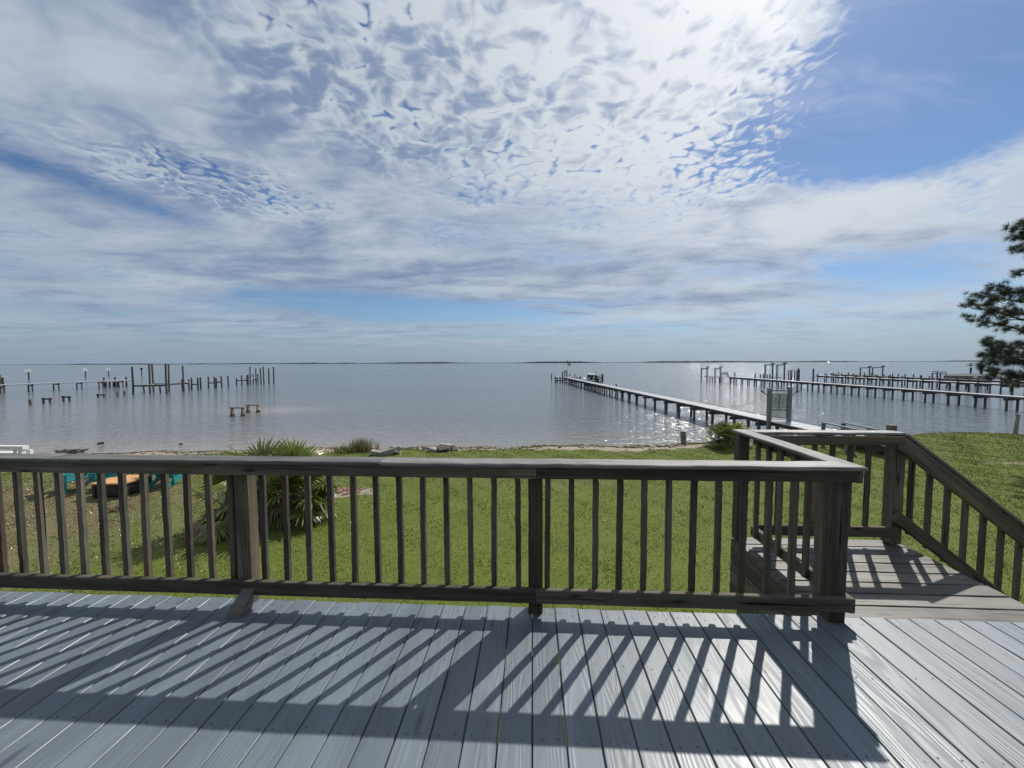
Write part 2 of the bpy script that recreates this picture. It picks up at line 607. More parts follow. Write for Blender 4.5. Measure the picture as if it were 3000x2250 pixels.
# deck paint: grey-blue, satin, wood grain telegraphing through
M_DECK, t, b = material('grey_blue_deck_paint')
tcn = t.n.new('ShaderNodeTexCoord')
oi = t.n.new('ShaderNodeObjectInfo')
rnd = oi.outputs['Random']
p = t.vmath('ADD', tcn.outputs['Object'], t.comb(t.math('MULTIPLY', rnd, 71.0), t.math('MULTIPLY', rnd, 13.0), t.math('MULTIPLY', rnd, 29.0)))
# flat-sawn figure: contour lines of a slow noise field stretched along the board
fld = t.noise(t.vmath('MULTIPLY', p, (0.55, 5.5, 5.5)), 1.0, 2, 0.45, 0.3)
ringv = t.math('SINE', t.math('MULTIPLY', fld, 120.0))
amt = t.smooth(t.noise(t.vmath('MULTIPLY', p, (0.7, 4, 4)), 1.0, 2, 0.5), 0.30, 0.60)
grain = t.math('MULTIPLY', t.math('MULTIPLY_ADD', ringv, 0.5, 0.5), amt)
fineg = t.noise(t.vmath('MULTIPLY', p, (4, 130, 130)), 1.0, 4, 0.6)
patch = t.noise(t.vmath('MULTIPLY', p, (1.0, 5, 5)), 1.2, 5, 0.65)
wear = t.smooth(t.noise(t.vmath('MULTIPLY', p, (1.2, 12, 12)), 1.0, 5, 0.7), 0.55, 0.75)
kn = t.voronoi(t.vmath('MULTIPLY', p, (1.7, 7, 7)), 0.8)
knot = t.smooth(kn, 0.15, 0.03)
c = t.ramp(patch, [(0.3, (0.115, 0.142, 0.165)), (0.7, (0.172, 0.208, 0.238))])
c = t.mix(t.math('MULTIPLY', wear, 0.35), c, (0.27, 0.285, 0.29))
c = t.mix(t.math('MULTIPLY', grain, 0.30), c, (0.085, 0.105, 0.12))
dirt = t.smooth(t.noise(tcn.outputs['Object'], 2.6, 6, 0.7), 0.52, 0.74)
c = t.mix(t.math('MULTIPLY', dirt, 0.22), c, (0.10, 0.098, 0.085))
c = t.mix(t.math('MULTIPLY', knot, 0.75), c, (0.045, 0.052, 0.06))
hv = t.n.new('ShaderNodeHueSaturation')
t.put(hv.inputs['Color'], c)
t.put(hv.inputs['Value'], t.math('MULTIPLY_ADD', rnd, 0.22, 0.90))
t.put(b.inputs['Base Color'], hv.outputs[0])
t.put(b.inputs['Roughness'], t.math('ADD', t.math('MULTIPLY_ADD', patch, 0.25, 0.22), t.math('ADD', t.math('MULTIPLY', grain, 0.14), t.math('MULTIPLY', fineg, 0.14))))
b.inputs['Specular IOR Level'].default_value = 0.6
hgt = t.math('ADD', t.math('MULTIPLY', grain, -0.5), t.math('ADD', t.math('MULTIPLY', fineg, 0.35), t.math('MULTIPLY', patch, 1.0)))
hgt = t.math('SUBTRACT', hgt, t.math('MULTIPLY', knot, 0.8))
t.put(b.inputs['Normal'], t.bump(hgt, 0.6, 0.0022))
M_EDGE = plain('pale_board_edge', (0.5, 0.5, 0.48), 0.6)

# ------------------------------------------------------------------ the land
LAWN_Z, WATER_Z = -2.10, -2.85
SH = np.array([(-400, 6), (-60, 15.2), (-24.8, 17.7), (-21.5, 17.95), (-18.4, 18.4), (-15.2, 18.95), (-12.7, 19.4), (-10, 19.6), (-4.7, 20.0),
               (-1.1, 20.4), (2.5, 20.7), (6.2, 21.0), (8.7, 21.4), (14, 21.9), (18, 21.3), (21, 21.6), (23.3, 21.3), (25.5, 20.4), (60, 19), (400, 8)])
BW = np.array([(-400, 6), (-30, 5.5), (-15, 5.0), (-6, 4.6), (2, 4.6), (9, 4.4), (14, 3.6), (17, 1.7), (24, 1.3), (60, 2), (400, 4)])
SW = np.array([(-400, 4), (-30, 4.6), (-14, 4.2), (-8, 3.9), (-5, 2.2), (-1, 1.0), (5, 0.9), (9, 0.9), (14, 0.7), (18, 0.35), (23, 0.4), (26, 1.4), (60, 2), (400, 3)])


def wob(x, y):
    return (np.sin(x * 0.83 + 1.3) * np.cos(y * 0.71) * 0.5 + np.sin(x * 2.1 + y * 1.7) * 0.3 + np.sin(x * 4.7 - y * 3.9 + 2) * 0.2)


def shore(x):
    x = np.asarray(x, dtype=float)
    return np.interp(x, SH[:, 0], SH[:, 1]) + 0.22 * np.sin(x * 0.9) + 0.12 * np.sin(x * 2.3 + 1)


def ground(x, y):
    x = np.asarray(x, dtype=float)
    y = np.asarray(y, dtype=float)
    d = shore(x) - y
    bw = np.interp(x, BW[:, 0], BW[:, 1])
    s = np.clip(d / bw, 0, 1)
    s = s * s * (3 - 2 * s) * 0.75 + s * 0.25
    z = np.where(d > 0, WATER_Z + (LAWN_Z - WATER_Z) * s, np.maximum(WATER_Z + d * 0.09, -4.5))
    z = z + 0.025 * wob(x, y) * np.clip(d / 2, 0, 1)
    z = z + 0.16 * np.exp(-((x - 21.0) / 3.6) ** 2 - ((y - 19.6) / 1.6) ** 2)
    return z


def sandiness(x, y):
    d = shore(x) - y
    sw = np.interp(x, SW[:, 0], SW[:, 1])
    s = np.clip((sw - d) / 0.8 + 0.5 + 0.55 * wob(x * 1.7, y * 1.7), 0, 1)
    # bare patches in the turf
    for cx, cy, rx, ry, k in ((2.8, 16.9, 3.4, 0.75, 1.0), (6.9, 17.6, 1.7, 0.8, 1.0), (-1.2, 17.2, 1.4, 0.5, 0.9), (17.6, 14.6, 1.8, 0.28, 0.55), (-3.6, 16.8, 2.2, 0.7, 0.9), (-5.2, 10.5, 0.6, 0.42, 0.9)):
        s = np.maximum(s, k * np.clip(1.6 - np.hypot((x - cx) / rx, (y - cy) / ry) - 0.5 * wob(x * 2, y * 2), 0, 1))
    return s


def axis(segments):
    out = []
    for a, e, n in segments:
        out += list(np.linspace(a, e, n, endpoint=False))
    out.append(segments[-1][1])
    return np.array(out)


def grid_mesh(name, xs, ys, zf, mat, attrs):
    X, Y = np.meshgrid(xs, ys)
    Z = zf(X, Y)
    v = np.stack([X.ravel(), Y.ravel(), Z.ravel()], 1)
    nx, ny = len(xs), len(ys)
    i = np.arange(nx * ny).reshape(ny, nx)
    f = np.stack([i[:-1, :-1].ravel(), i[:-1, 1:].ravel(), i[1:, 1:].ravel(), i[1:, :-1].ravel()], 1)
    me = tri_mesh(name, v, f, mat, smooth=True)
    for an, fn in attrs:
        at = me.attributes.new(an, 'FLOAT', 'POINT')
        at.data.foreach_set('value', fn(X, Y).ravel().astype(np.float32))
    return me


M_GROUND, t, b = material('lawn_soil_and_sand')
geo = t.n.new('ShaderNodeNewGeometry')
pos = geo.outputs['Position']
sand = t.attr('sand')
dry = t.attr('dry')
n1 = t.noise(pos, 1.3, 5, 0.65)
n2 = t.noise(pos, 14.0, 4, 0.7)
n3 = t.noise(pos, 60.0, 3, 0.7)
gr = t.ramp(t.math('ADD', t.math('MULTIPLY', n1, 0.5), t.math('MULTIPLY', n2, 0.5)), [(0.3, (0.080, 0.112, 0.017)), (0.55, (0.122, 0.156, 0.026)), (0.75, (0.165, 0.175, 0.045))])
gr = t.mix(t.smooth(t.math('ADD', dry, t.math('MULTIPLY', t.math('SUBTRACT', n1, 0.5), 1.2)), 0.35, 0.9), gr, (0.175, 0.145, 0.075))
wet = t.attr('wet')
sc_ = t.ramp(t.math('ADD', t.math('MULTIPLY', n1, 0.4), t.math('MULTIPLY', n3, 0.6)), [(0.3, (0.22, 0.18, 0.13)), (0.7, (0.40, 0.35, 0.27))])
sc_ = t.mix(wet, sc_, (0.20, 0.165, 0.12))
edge = t.smooth(t.math('ADD', sand, t.math('MULTIPLY', t.math('SUBTRACT', n2, 0.5), 0.7)), 0.40, 0.62)
t.put(b.inputs['Base Color'], t.mix(edge, gr, sc_))
t.put(b.inputs['Roughness'], t.math('MULTIPLY_ADD', wet, -0.45, 0.92))
b.inputs['Specular IOR Level'].default_value = 0.25
t.put(b.inputs['Normal'], t.bump(t.math('ADD', n2, t.math('MULTIPLY', n3, 0.4)), 0.6, 0.05))

dryf = lambda x, y: np.clip(0.95 * np.exp(-((x + 13) / 6.5) ** 2 - ((y - 8.5) / 6.0) ** 2) + 0.55 * np.exp(-((x - 1.0) / 3.5) ** 2 - ((y - 12.0) / 1.6) ** 2) + 0.4 * np.exp(-((x - 2.2) / 0.8) ** 2 - ((y - 6.6) / 0.7) ** 2)
                            + 0.3 * np.exp(-((x + 3) / 2.5) ** 2 - ((y - 12.5) / 1.5) ** 2), 0, 1)
wetf = lambda x, y: np.clip(1.15 - (shore(x) - y) / 0.9, 0, 1)
xs = axis([(-400, -60, 17), (-60, -28, 32), (-28, 30, 200), (30, 60, 30), (60, 400, 17)])
ys = axis([(-200, -10, 14), (-10, 3, 13), (3, 13, 36), (13, 24, 74), (24, 44, 10)])
struct('ground', grid_mesh('ground', xs, ys, ground, M_GROUND, [('sand', sandiness), ('dry', dryf), ('wet', wetf)]))

# ------------------------------------------------------------------ the water
M_WATER, t, b = material('bay_water')
geo = t.n.new('ShaderNodeNewGeometry')
pos = geo.outputs['Position']
sh = t.attr('shallow')
t.dims = '2D'
big = t.noise(t.vmath('MULTIPLY', pos, (0.004, 0.02, 0)), 1.0, 3, 0.6)
c = t.mix(sh, (0.135, 0.152, 0.156), (0.33, 0.28, 0.23))
t.put(b.inputs['Base Color'], c)
b.inputs['Roughness'].default_value = 0.08
b.inputs['IOR'].default_value = 1.33
b.inputs['Specular IOR Level'].default_value = 0.5
calm = t.math('MULTIPLY', t.smooth(big, 0.30, 0.70, 0.7, 1.0), t.math('MULTIPLY_ADD', sh, -0.5, 1.0))


def wave_height(q):
    a_ = t.noise(t.vmath('MULTIPLY', q, (0.75, 1.7, 0)), 1.0, 2, 0.5, 0.3)
    b_ = t.noise(t.vmath('MULTIPLY', q, (3.2, 6.5, 0)), 1.0, 2, 0.55, 0.2)
    return t.math('ADD', t.math('MULTIPLY', a_, 0.21), t.math('MULTIPLY', b_, 0.068))


EPS = 0.02
h0 = wave_height(pos)
hx = wave_height(t.vmath('ADD', pos, (EPS, 0, 0)))
hy = wave_height(t.vmath('ADD', pos, (0, EPS, 0)))
gx = t.math('MULTIPLY', t.math('DIVIDE', t.math('SUBTRACT', h0, hx), EPS), calm)
gy = t.math('MULTIPLY', t.math('DIVIDE', t.math('SUBTRACT', h0, hy), EPS), calm)
t.put(b.inputs['Normal'], t.vmath('NORMALIZE', t.comb(gx, gy, 1.0)))


def shallow(x, y):
    d = y - shore(x)
    s = 0.75 * np.exp(-np.clip(d, 0, None) / 4.5)
    s = s * np.interp(x, [-40, -14, 0, 12, 30], [1.0, 1.0, 0.55, 0.35, 0.3])
    s += 0.30 * np.exp(-((x + 45) / 30) ** 2 - ((y - 36) / 14) ** 2)
    s += 0.62 * np.exp(-(((x + 24.6) / 4.6) ** 2 + ((y - 35.3) / 2.6) ** 2) * (1 + 0.35 * wob(x * .8, y * .8)))
    return np.clip(s, 0, 1)


xs = axis([(-60000, -2000, 6), (-2000, -200, 8), (-200, -60, 14), (-60, 40, 90), (40, 200, 16), (200, 2000, 8), (2000, 60000, 6)])
ys = axis([(4, 15, 4), (15, 42, 70), (42, 120, 26), (120, 1000, 10), (1000, 10000, 8), (10000, 90000, 6)])
struct('water', grid_mesh('water', xs, ys, lambda X, Y: X * 0 + WATER_Z, M_WATER, [('shallow', shallow)]))

# far low islands: long wooded strips with uneven canopy
M_ISLE = plain('hazed_marsh_trees', (0.075, 0.095, 0.095), 0.95, var=0.3, scale=0.01)  # distance haze is mixed into this lighter, bluish tree colour
for (x0, x1, dist, hb, lumps, seed) in (
        (-9000, -1950, 4300, 3.0, [(-5400, 260, 14), (-4700, 420, 16), (-3900, 200, 12), (-3350, 300, 17), (-2650, 330, 20), (-2150, 150, 14)], 1),
        (-2100, 900, 4600, 3.5, [(-1450, 500, 22), (-1100, 160, 14), (60, 250, 16), (360, 330, 20), (560, 140, 14)], 2),
        (850, 9500, 4500, 3.5, [(1450, 200, 18), (1800, 330, 20), (2400, 500, 20), (3300, 300, 18), (4800, 300, 16), (6100, 500, 15)], 3)):
    r = np.random.default_rng(seed)
    n = 420
    x = np.linspace(x0, x1, n)
    h = hb + 1.5 + 1.6 * np.abs(np.interp(x, np.linspace(x0, x1, 60), r.normal(0, 0.6, 60)))
    for cx, w_, k in lumps:
        h += 0.55 * k * np.exp(-((x - cx) / w_) ** 2) * (0.75 + 0.4 * r.random(n))
    h += r.normal(0, 0.7, n)
    endf = 1.0
    h = np.maximum(h * endf, 0.6)
    yb = dist + 60 * np.sin(x * 0.002 + seed)
    rows = [(yb, WATER_Z - 0.5 + 0 * x), (yb + 6, WATER_Z + h * 0.45), (yb + 22, WATER_Z + h), (yb + 70, WATER_Z + h * 0.9), (yb + 110, WATER_Z - 0.5 + 0 * x)]
    v = np.concatenate([np.stack([x, a, e], 1) for a, e in rows])
    i = np.arange(5 * n).reshape(5, n)
    f = np.stack([i[:-1, :-1].ravel(), i[:-1, 1:].ravel(), i[1:, 1:].ravel(), i[1:, :-1].ravel()], 1)
    struct('far_island', tri_mesh('far_island', v, f, M_ISLE))

# ------------------------------------------------------------------ the deck
DECK_Y1 = 2.395
deck = thing('deck', 'grey-blue painted timber deck in the foreground', 'deck', (0, 0, 0))
PITCH_B = 0.1435
deck_meshes = [board(4.9, 0.1385, 0.036, M_DECK, 10, 0.0006, 0.0035, s, 'deck_plank') for s in range(6)]
for n in range(-42, 34):
    xc = -0.004 + PITCH_B * (n + 0.5)
    y1 = DECK_Y1 + random.uniform(-0.006, 0.006)
    part('plank', deck_meshes[n % 6], deck, frame((xc, y1 - 2.45, -0.018 + random.uniform(-0.0012, 0.0012)), (0, 1, 0), (-1, 0, 0)))
# joists, rim joist and posts under the planks
jm = board(11.2, 0.038, 0.18, M_OLDW, 4, 0.001, 0.002, 3, 'joist')
for y in (2.33, 1.93, 1.52, 1.12, 0.71, 0.3, -0.1, -0.5, -0.9, -1.3, -1.7, -2.1):
    part('joist', jm, deck, frame((-0.55, y, -0.132), (1, 0, 0), (0, 1, 0)))
pm = board(1.95, 0.14, 0.14, M_OLDW, 6, 0.002, 0.006, 8, 'deck_post')
for x in (-5.6, -3.75, -1.875, 0.0, 1.72, 4.2):
    part('support_post', pm, deck, frame((x, 2.20, -1.20), (0, 0, 1), (0, 1, 0)))
# screw heads: two to a board over each joist, dimpled paint
v, f = [], []
for n in range(-42, 34):
    xc = -0.004 + PITCH_B * (n + 0.5)
    for y in (2.33, 1.93, 1.52, 1.12, 0.71):
        for s in (-0.036, 0.036):
            cx, cy, r_ = xc + s + random.uniform(-.008, .008), y + random.uniform(-.012, .012), 0.0042
            k = len(v)
            v += [(cx, cy, 0.0016)] + [(cx + r_ * math.cos(a), cy + r_ * math.sin(a), 0.0012) for a in np.arange(6) * math.pi / 3]
            f += [(k, k + 1 + j, k + 1 + (j + 1) % 6) for j in range(6)]
part('screw_heads', mesh('screw_heads', v, f, plain('dark_screw', (0.06, 0.065, 0.07), 0.5)), deck, kind='stuff')

# ------------------------------------------------------------------ main railing along the deck edge
RZ0, RZ1 = 0.086, 0.174          # bottom rail
TZ0, TZ1 = 0.868, 0.9445         # top rail
CZ0, CZ1 = 0.945, 0.969          # cap board
RF, RB = 2.297, 2.335            # rail front and back
X_END = 1.872
railing = thing('deck_railing', 'long weathered wooden railing with balusters along the deck edge', 'railing', (0, 2.335, 0))
post_m = board(0.944, 0.089, 0.089, M_RAIL, 14, 0.0012, 0.005, 21, 'post')
for x in (-5.64, -3.76, -1.875, 0.016, 1.8285):
    part('post', post_m, railing, frame((x, RB + 0.045, 0.472), (0, 0, 1), (0, 1, 0)))


def rail_piece(name, x0, x1, z0, z1, y0, y1, mat, parent, seed, jit=0.0012):
    L = x1 - x0
    me = board(L, z1 - z0, y1 - y0, mat, max(4, int(L / 0.12)), jit, 0.005, seed, name)
    return part(name, me, parent, frame(((x0 + x1) / 2, (y0 + y1) / 2, (z0 + z1) / 2), (1, 0, 0), (0, 0, 1)))


for k, (x0, x1) in enumerate(((-5.8, -3.762), (-3.758, 0.0125), (0.0165, X_END))):
    rail_piece('bottom_rail', x0, x1, RZ0, RZ1, RF, RB - 0.001, M_RAIL, railing, 30 + k)
for k, (x0, x1) in enumerate(((-5.8, -3.762), (-3.758, 0.0205), (0.0235, X_END + 0.002))):
    rail_piece('top_rail', x0, x1, TZ0, TZ1, RF, RB - 0.001, M_RAIL, railing, 40 + k)


def cap_piece(x0, x1, y0, y1, parent, seed, along='x', mitre=(0, 0)):
    """flat cap board; mitre shifts the far side of either end"""
    L, Wd = (x1 - x0, y1 - y0) if along == 'x' else (y1 - y0, x1 - x0)
    me = board(L, Wd, CZ1 - CZ0, M_CAP, max(8, int(L / 0.09)), 0.0014, 0.006, seed, 'cap_rail')
    for v_ in me.vertices:
        s = (v_.co.y + Wd / 2) / Wd
        if v_.co.x > L / 2 - 0.004:
            v_.co.x += mitre[1] * s
        if v_.co.x < -L / 2 + 0.004:
            v_.co.x += mitre[0] * s
    c_ = ((x0 + x1) / 2, (y0 + y1) / 2, (CZ0 + CZ1) / 2)
    M_ = frame(c_, (1, 0, 0), (0, 1, 0)) if along == 'x' else frame(c_, (0, 1, 0), (-1, 0, 0))
    return part('cap_rail', me, parent, M_)


CY0, CY1 = 2.262, 2.398
cap_piece(-5.9, -3.1, CY0, CY1, railing, 51)
cap_piece(-3.096, -0.935, CY0 + 0.004, CY1 + 0.003, railing, 52)
cap_piece(-0.932, 1.905, CY0, CY1, railing, 53, mitre=(0, -0.132))
bal_meshes = [board(0.80, 0.032, 0.034, M_RAIL, 16, 0.0013, 0.004, 60 + s, 'baluster') for s in range(5)]
bx = [0.091 + 0.1473 * i for i in range(12)]
bx += [-0.092 - 0.150 * i for i in range(12)]
bx += [-1.957 - 0.1485 * i for i in range(25)]
for i, x in enumerate(bx):
    if abs(x - 1.8285) < 0.07 or abs(x + 3.76) < 0.065 or abs(x + 5.64) < .06:
        continue
    tilt, tw = random.uniform(-0.007, 0.007), random.uniform(-0.14, 0.14)
    part('baluster', bal_meshes[i % 5], railing, frame((x, RB + 0.0185, 0.502), (tilt, 0, 1), (tw, 1, 0)))
# chunky wedge block nailed against the foot of a post
wb = MB()
wb.add([(-1.900, 2.205, 0.001), (-1.812, 2.196, 0.001), (-1.800, 2.295, 0.003), (-1.880, 2.295, 0.003),
        (-1.893, 2.212, 0.030), (-1.806, 2.204, 0.028), (-1.778, 2.295, 0.135), (-1.862, 2.295, 0.130)],
       [(3, 2, 1, 0), (4, 5, 6, 7), (0, 1, 5, 4), (1, 2, 6, 5), (2, 3, 7, 6), (3, 0, 4, 7)])
wb.part('brace_block', M_OLDW, railing)

# ------------------------------------------------------------------ landing at the head of the stairs
LX0, LX1, LY0, LY1 = 1.79, 3.195, 2.404, 3.515
landing = thing('stair_landing', 'weathered unpainted timber landing beyond the deck corner', 'landing', (2.5, 2.95, -0.3))
n = 8
pw = (LY1 - LY0) / n
for i in range(n):
    me = board(LX1 - LX0 + random.uniform(-.01, .01), pw - 0.011, 0.036, M_LAND, 10, 0.0012, 0.004, 80 + i, 'landing_plank')
    part('plank', me, landing, frame(((LX0 + LX1) / 2, LY0 + pw * (i + 0.5), -0.032 + random.uniform(-.001, .001)), (1, 0, 0), (0, 1, 0)))
for (z, h_) in ((-0.145, 0.184), (-0.335, 0.184), (-0.525, 0.184)):
    me = board(LY1 - LY0 - 0.05, h_, 0.036, M_RAIL, 8, 0.0012, 0.004, 90 + int(-z * 100), 'skirt_board')
    part('skirt_board', me, landing, frame((LX0 + 0.021, (LY0 + LY1) / 2 + 0.02, z), (0, 1, 0), (0, 0, 1)))
me = board(LX1 - LX0 - 0.1, 0.184, 0.036, M_RAIL, 8, 0.0012, 0.004, 97, 'skirt_board')
part('skirt_board', me, landing, frame(((LX0 + LX1) / 2, LY1 - 0.022, -0.145), (1, 0, 0), (0, 0, 1)))
lp = board(2.0, 0.089, 0.089, M_RAIL, 8, 0.002, 0.006, 98, 'landing_post')
for (x, y) in ((1.88, 3.42), (3.08, 3.42), (3.08, 2.50)):
    part('support_post', lp, landing, frame((x, y, -1.10), (0, 0, 1), (0, 1, 0)))

lrail = thing('landing_railing', 'weathered railing enclosing the landing, side and back runs', 'railing', (2.5, 3.4, 0))
SXF, SXB = 1.8755, 1.913


def side_rail(name, y0, y1, z0, z1, seed):
    me = board(y1 - y0, z1 - z0, SXB - SXF, M_RAIL, 12, 0.0012, 0.005, seed, name)
    return part(name, me, lrail, frame(((SXF + SXB) / 2, (y0 + y1) / 2, (z0 + z1) / 2), (0, 1, 0), (0, 0, 1)))


side_rail('bottom_rail', 2.318, 3.355, RZ0 - 0.012, RZ1 - 0.012, 101)
side_rail('top_rail', 2.306, 3.355, TZ0 - 0.004, TZ1 - 0.004, 102)
cap_piece(1.775, 1.905, CY0 + 0.006, 3.515, lrail, 103, 'y', mitre=(0.130, 0))
part('post', post_m, lrail, frame((1.8305, 3.447, 0.472), (0, 0, 1), (0, 1, 0)))
for i in range(6):
    part('baluster', bal_meshes[i % 5], lrail, frame((1.856, 2.515 + 0.146 * i, 0.500), (0, 0, 1), (0, 1, 0)))
BF, BB = 3.362, 3.400
rail_piece('bottom_rail', 1.93, 3.10, RZ0 - 0.012, RZ1 - 0.012, BF, BB - 0.001, M_RAIL, lrail, 104)
rail_piece('top_rail', 1.93, 3.118, TZ0 - 0.004, TZ1 - 0.004, BF, BB - 0.001, M_RAIL, lrail, 105)
cap_piece(1.908, 3.135, 3.385, 3.518, lrail, 106)
for x in (3.1165,):
    part('post', post_m, lrail, frame((x, 3.4455, 0.472), (0, 0, 1), (0, 1, 0)))
me = board(1.55, 0.05, 0.06, M_RAIL, 10, 0.001, 0.006, 107, 'tall_post')
part('post', me, lrail, frame((3.168, 3.555, 0.235), (0, 0, 1), (0, 1, 0)))
for i in range(6):
    part('baluster', bal_meshes[(i + 2) % 5], lrail, frame((2.869 - 0.1475 * i, 3.419, 0.500), (0, 0, 1), (0, 1, 0)))

# stairs going down to the right
stairs = thing('stairs', 'wooden stairs going down to the lawn from the landing', 'stairs', (4.5, 2.95, -2.1))
SL = 0.775
run, rise = 0.245, 0.19
for i in range(10):
    for k in (0, 1):
        me = board(1.04, 0.113, 0.034, M_LAND, 4, 0.001, 0.004, 120 + i, 'tread')
        part('tread', me, stairs, frame((LX1 + 0.07 + run * i + 0.118 * k, 2.95, -0.05 - rise * (i + 1) + 0.02), (0, 1, 0), (-1, 0, 0)))
for y in (2.42, 3.47):
    s_ = MB()
    a_, e_ = Vector((LX1 + 0.01, y, -0.16)), Vector((LX1 + run * 10.4, y, -0.16 - rise * 10.4))
    s_.bar(a_, e_, 0.036, 0.24)
    s_.part('stringer', M_OLDW, stairs)
srail = thing('stair_railing', 'sloping weathered handrail with balusters descending beside the lawn', 'railing', (3.3, 3.4, 0))
u = Vector((1, 0, -0.785)).normalized()
up_ = Vector((0.785, 0, 1)).normalized()


def slope_piece(name, x0, x1, ztop0, w_, t_, y, seed, mat=M_RAIL, flat=False):
    a_ = Vector((x0, y, ztop0))
    L = (x1 - x0) / u.x
    c_ = a_ + u * (L / 2) - up_ * ((t_ if flat else w_) / 2)
    me = board(L, w_, t_, mat, 20, 0.0012, 0.005, seed, name)
    return part(name, me, srail, frame(c_, u, (0, 1, 0)) if flat else frame(c_, u, up_))


slope_piece('top_rail', 3.122, 6.2, 0.938, 0.115, 0.038, 3.381, 131)
slope_piece('handrail_cap', 3.138, 6.2, 0.968, 0.133, 0.024, 3.425, 132, M_CAP, True)
slope_piece('bottom_rail', 3.105, 6.1, 0.300, 0.10, 0.036, 3.381, 133)
sb = board(0.80, 0.034, 0.034, M_RAIL, 12, 0.0009, 0.003, 134, 'baluster')
for i in range(19):
    x = 3.228 + 0.1495 * i
    part('baluster', sb, srail, frame((x, 3.419, 0.505 - 0.785 * (x - 3.2)), (0, 0, 1), (0, 1, 0)))
me = board(1.6, 0.089, 0.089, M_RAIL, 10, 0.002, 0.005, 135, 'newel_post')
part('post', me, srail, frame((6.1, 3.4455, -2.1 + 0.78), (0, 0, 1), (0, 1, 0)))

# ------------------------------------------------------------------ unseen house behind the viewer, added to shade deck and rail fronts
house = thing('house', 'unseen dark timber house wall behind the deck, added for shade', 'house', (0, -2.6, -2.1))
M_SIDING = plain('dark_siding', (0.10, 0.095, 0.085), 0.8)
sd = board(13.0, 0.20, 0.03, M_SIDING, 2, 0.001, 0.004, 151, 'siding_board')
for i in range(34):
    z = -1.9 + 0.21 * i
    part('siding_board', sd, house, frame((-0.4, -2.62, z), (1, 0, 0), (0, 0.09, 1)))
b_ = MB()
b_.box(-6.9, 6.1, -9.5, -2.66, -2.1, 5.2)
b_.part('wall', M_SIDING, house)
b_ = MB()
b_.add([(-7.4, -1.9, 5.0), (6.6, -1.9, 5.0), (6.6, -6.1, 7.6), (-7.4, -6.1, 7.6), (-7.4, -10.3, 5.0), (6.6, -10.3, 5.0), (-7.4, -1.9, 5.2), (6.6, -1.9, 5.2), (6.6, -6.1, 7.8), (-7.4, -6.1, 7.8), (-7.4, -10.3, 5.2), (6.6, -10.3, 5.2)],
       [(0, 1, 2, 3), (3, 2, 5, 4), (9, 8, 7, 6), (10, 11, 8, 9), (0, 6, 7, 1), (4, 5, 11, 10), (0, 3, 9, 6), (3, 4, 10, 9), (1, 7, 8, 2), (2, 8, 11, 5)])
b_.part('roof', M_STONE, house)
for x in (-3.6, 0.6, 3.4):
    b_ = MB()
    b_.box(x - 0.95, x + 0.95, -2.60, -2.56, 0.02, 2.1)
    fr = b_.part('glass_door', M_GLASS, house)
    for xx in (x - 0.98, x, x + 0.98):
        b_ = MB()
        b_.box(xx - 0.04, xx + 0.04, -2.61, -2.54, 0.0, 2.14)
        b_.part('frame', M_WHITE, fr)

# ------------------------------------------------------------------ turf: blades, weeds and shell litter
M_GRASS, t, b = material('turf_blades')
cc = t.attr('tint')
geo = t.n.new('ShaderNodeNewGeometry')
pn = t.noise(geo.outputs['Position'], 0.45, 4, 0.6)
pn2 = t.noise(geo.outputs['Position'], 2.2, 4, 0.65)
gcol = t.ramp(t.math('ADD', t.math('MULTIPLY', cc, 0.45), t.math('ADD', t.math('MULTIPLY', pn, 0.3), t.math('MULTIPLY', pn2, 0.3))),
              [(0.28, (0.070, 0.112, 0.013)), (0.48, (0.130, 0.172, 0.025)), (0.64, (0.195, 0.220, 0.045)), (0.84, (0.32, 0.28, 0.11))])
dr = t.attr('dry')
gcol = t.mix(t.math('MULTIPLY', dr, 0.85), gcol, (0.21, 0.175, 0.085))
t.put(b.inputs['Base Color'], gcol)
b.inputs['Roughness'].default_value = 0.36
b.inputs['Specular IOR Level'].default_value = 0.6
tr = t.n.new('ShaderNodeBsdfTranslucent')
t.put(tr.inputs['Color'], gcol)
mx = t.n.new('ShaderNodeMixShader')
mx.inputs[0].default_value = 0.25
t.l.new(b.outputs[0], mx.inputs[1])
t.l.new(tr.outputs[0], mx.inputs[2])
t.l.new(mx.outputs[0], t.n['Material Output'].inputs['Surface'])


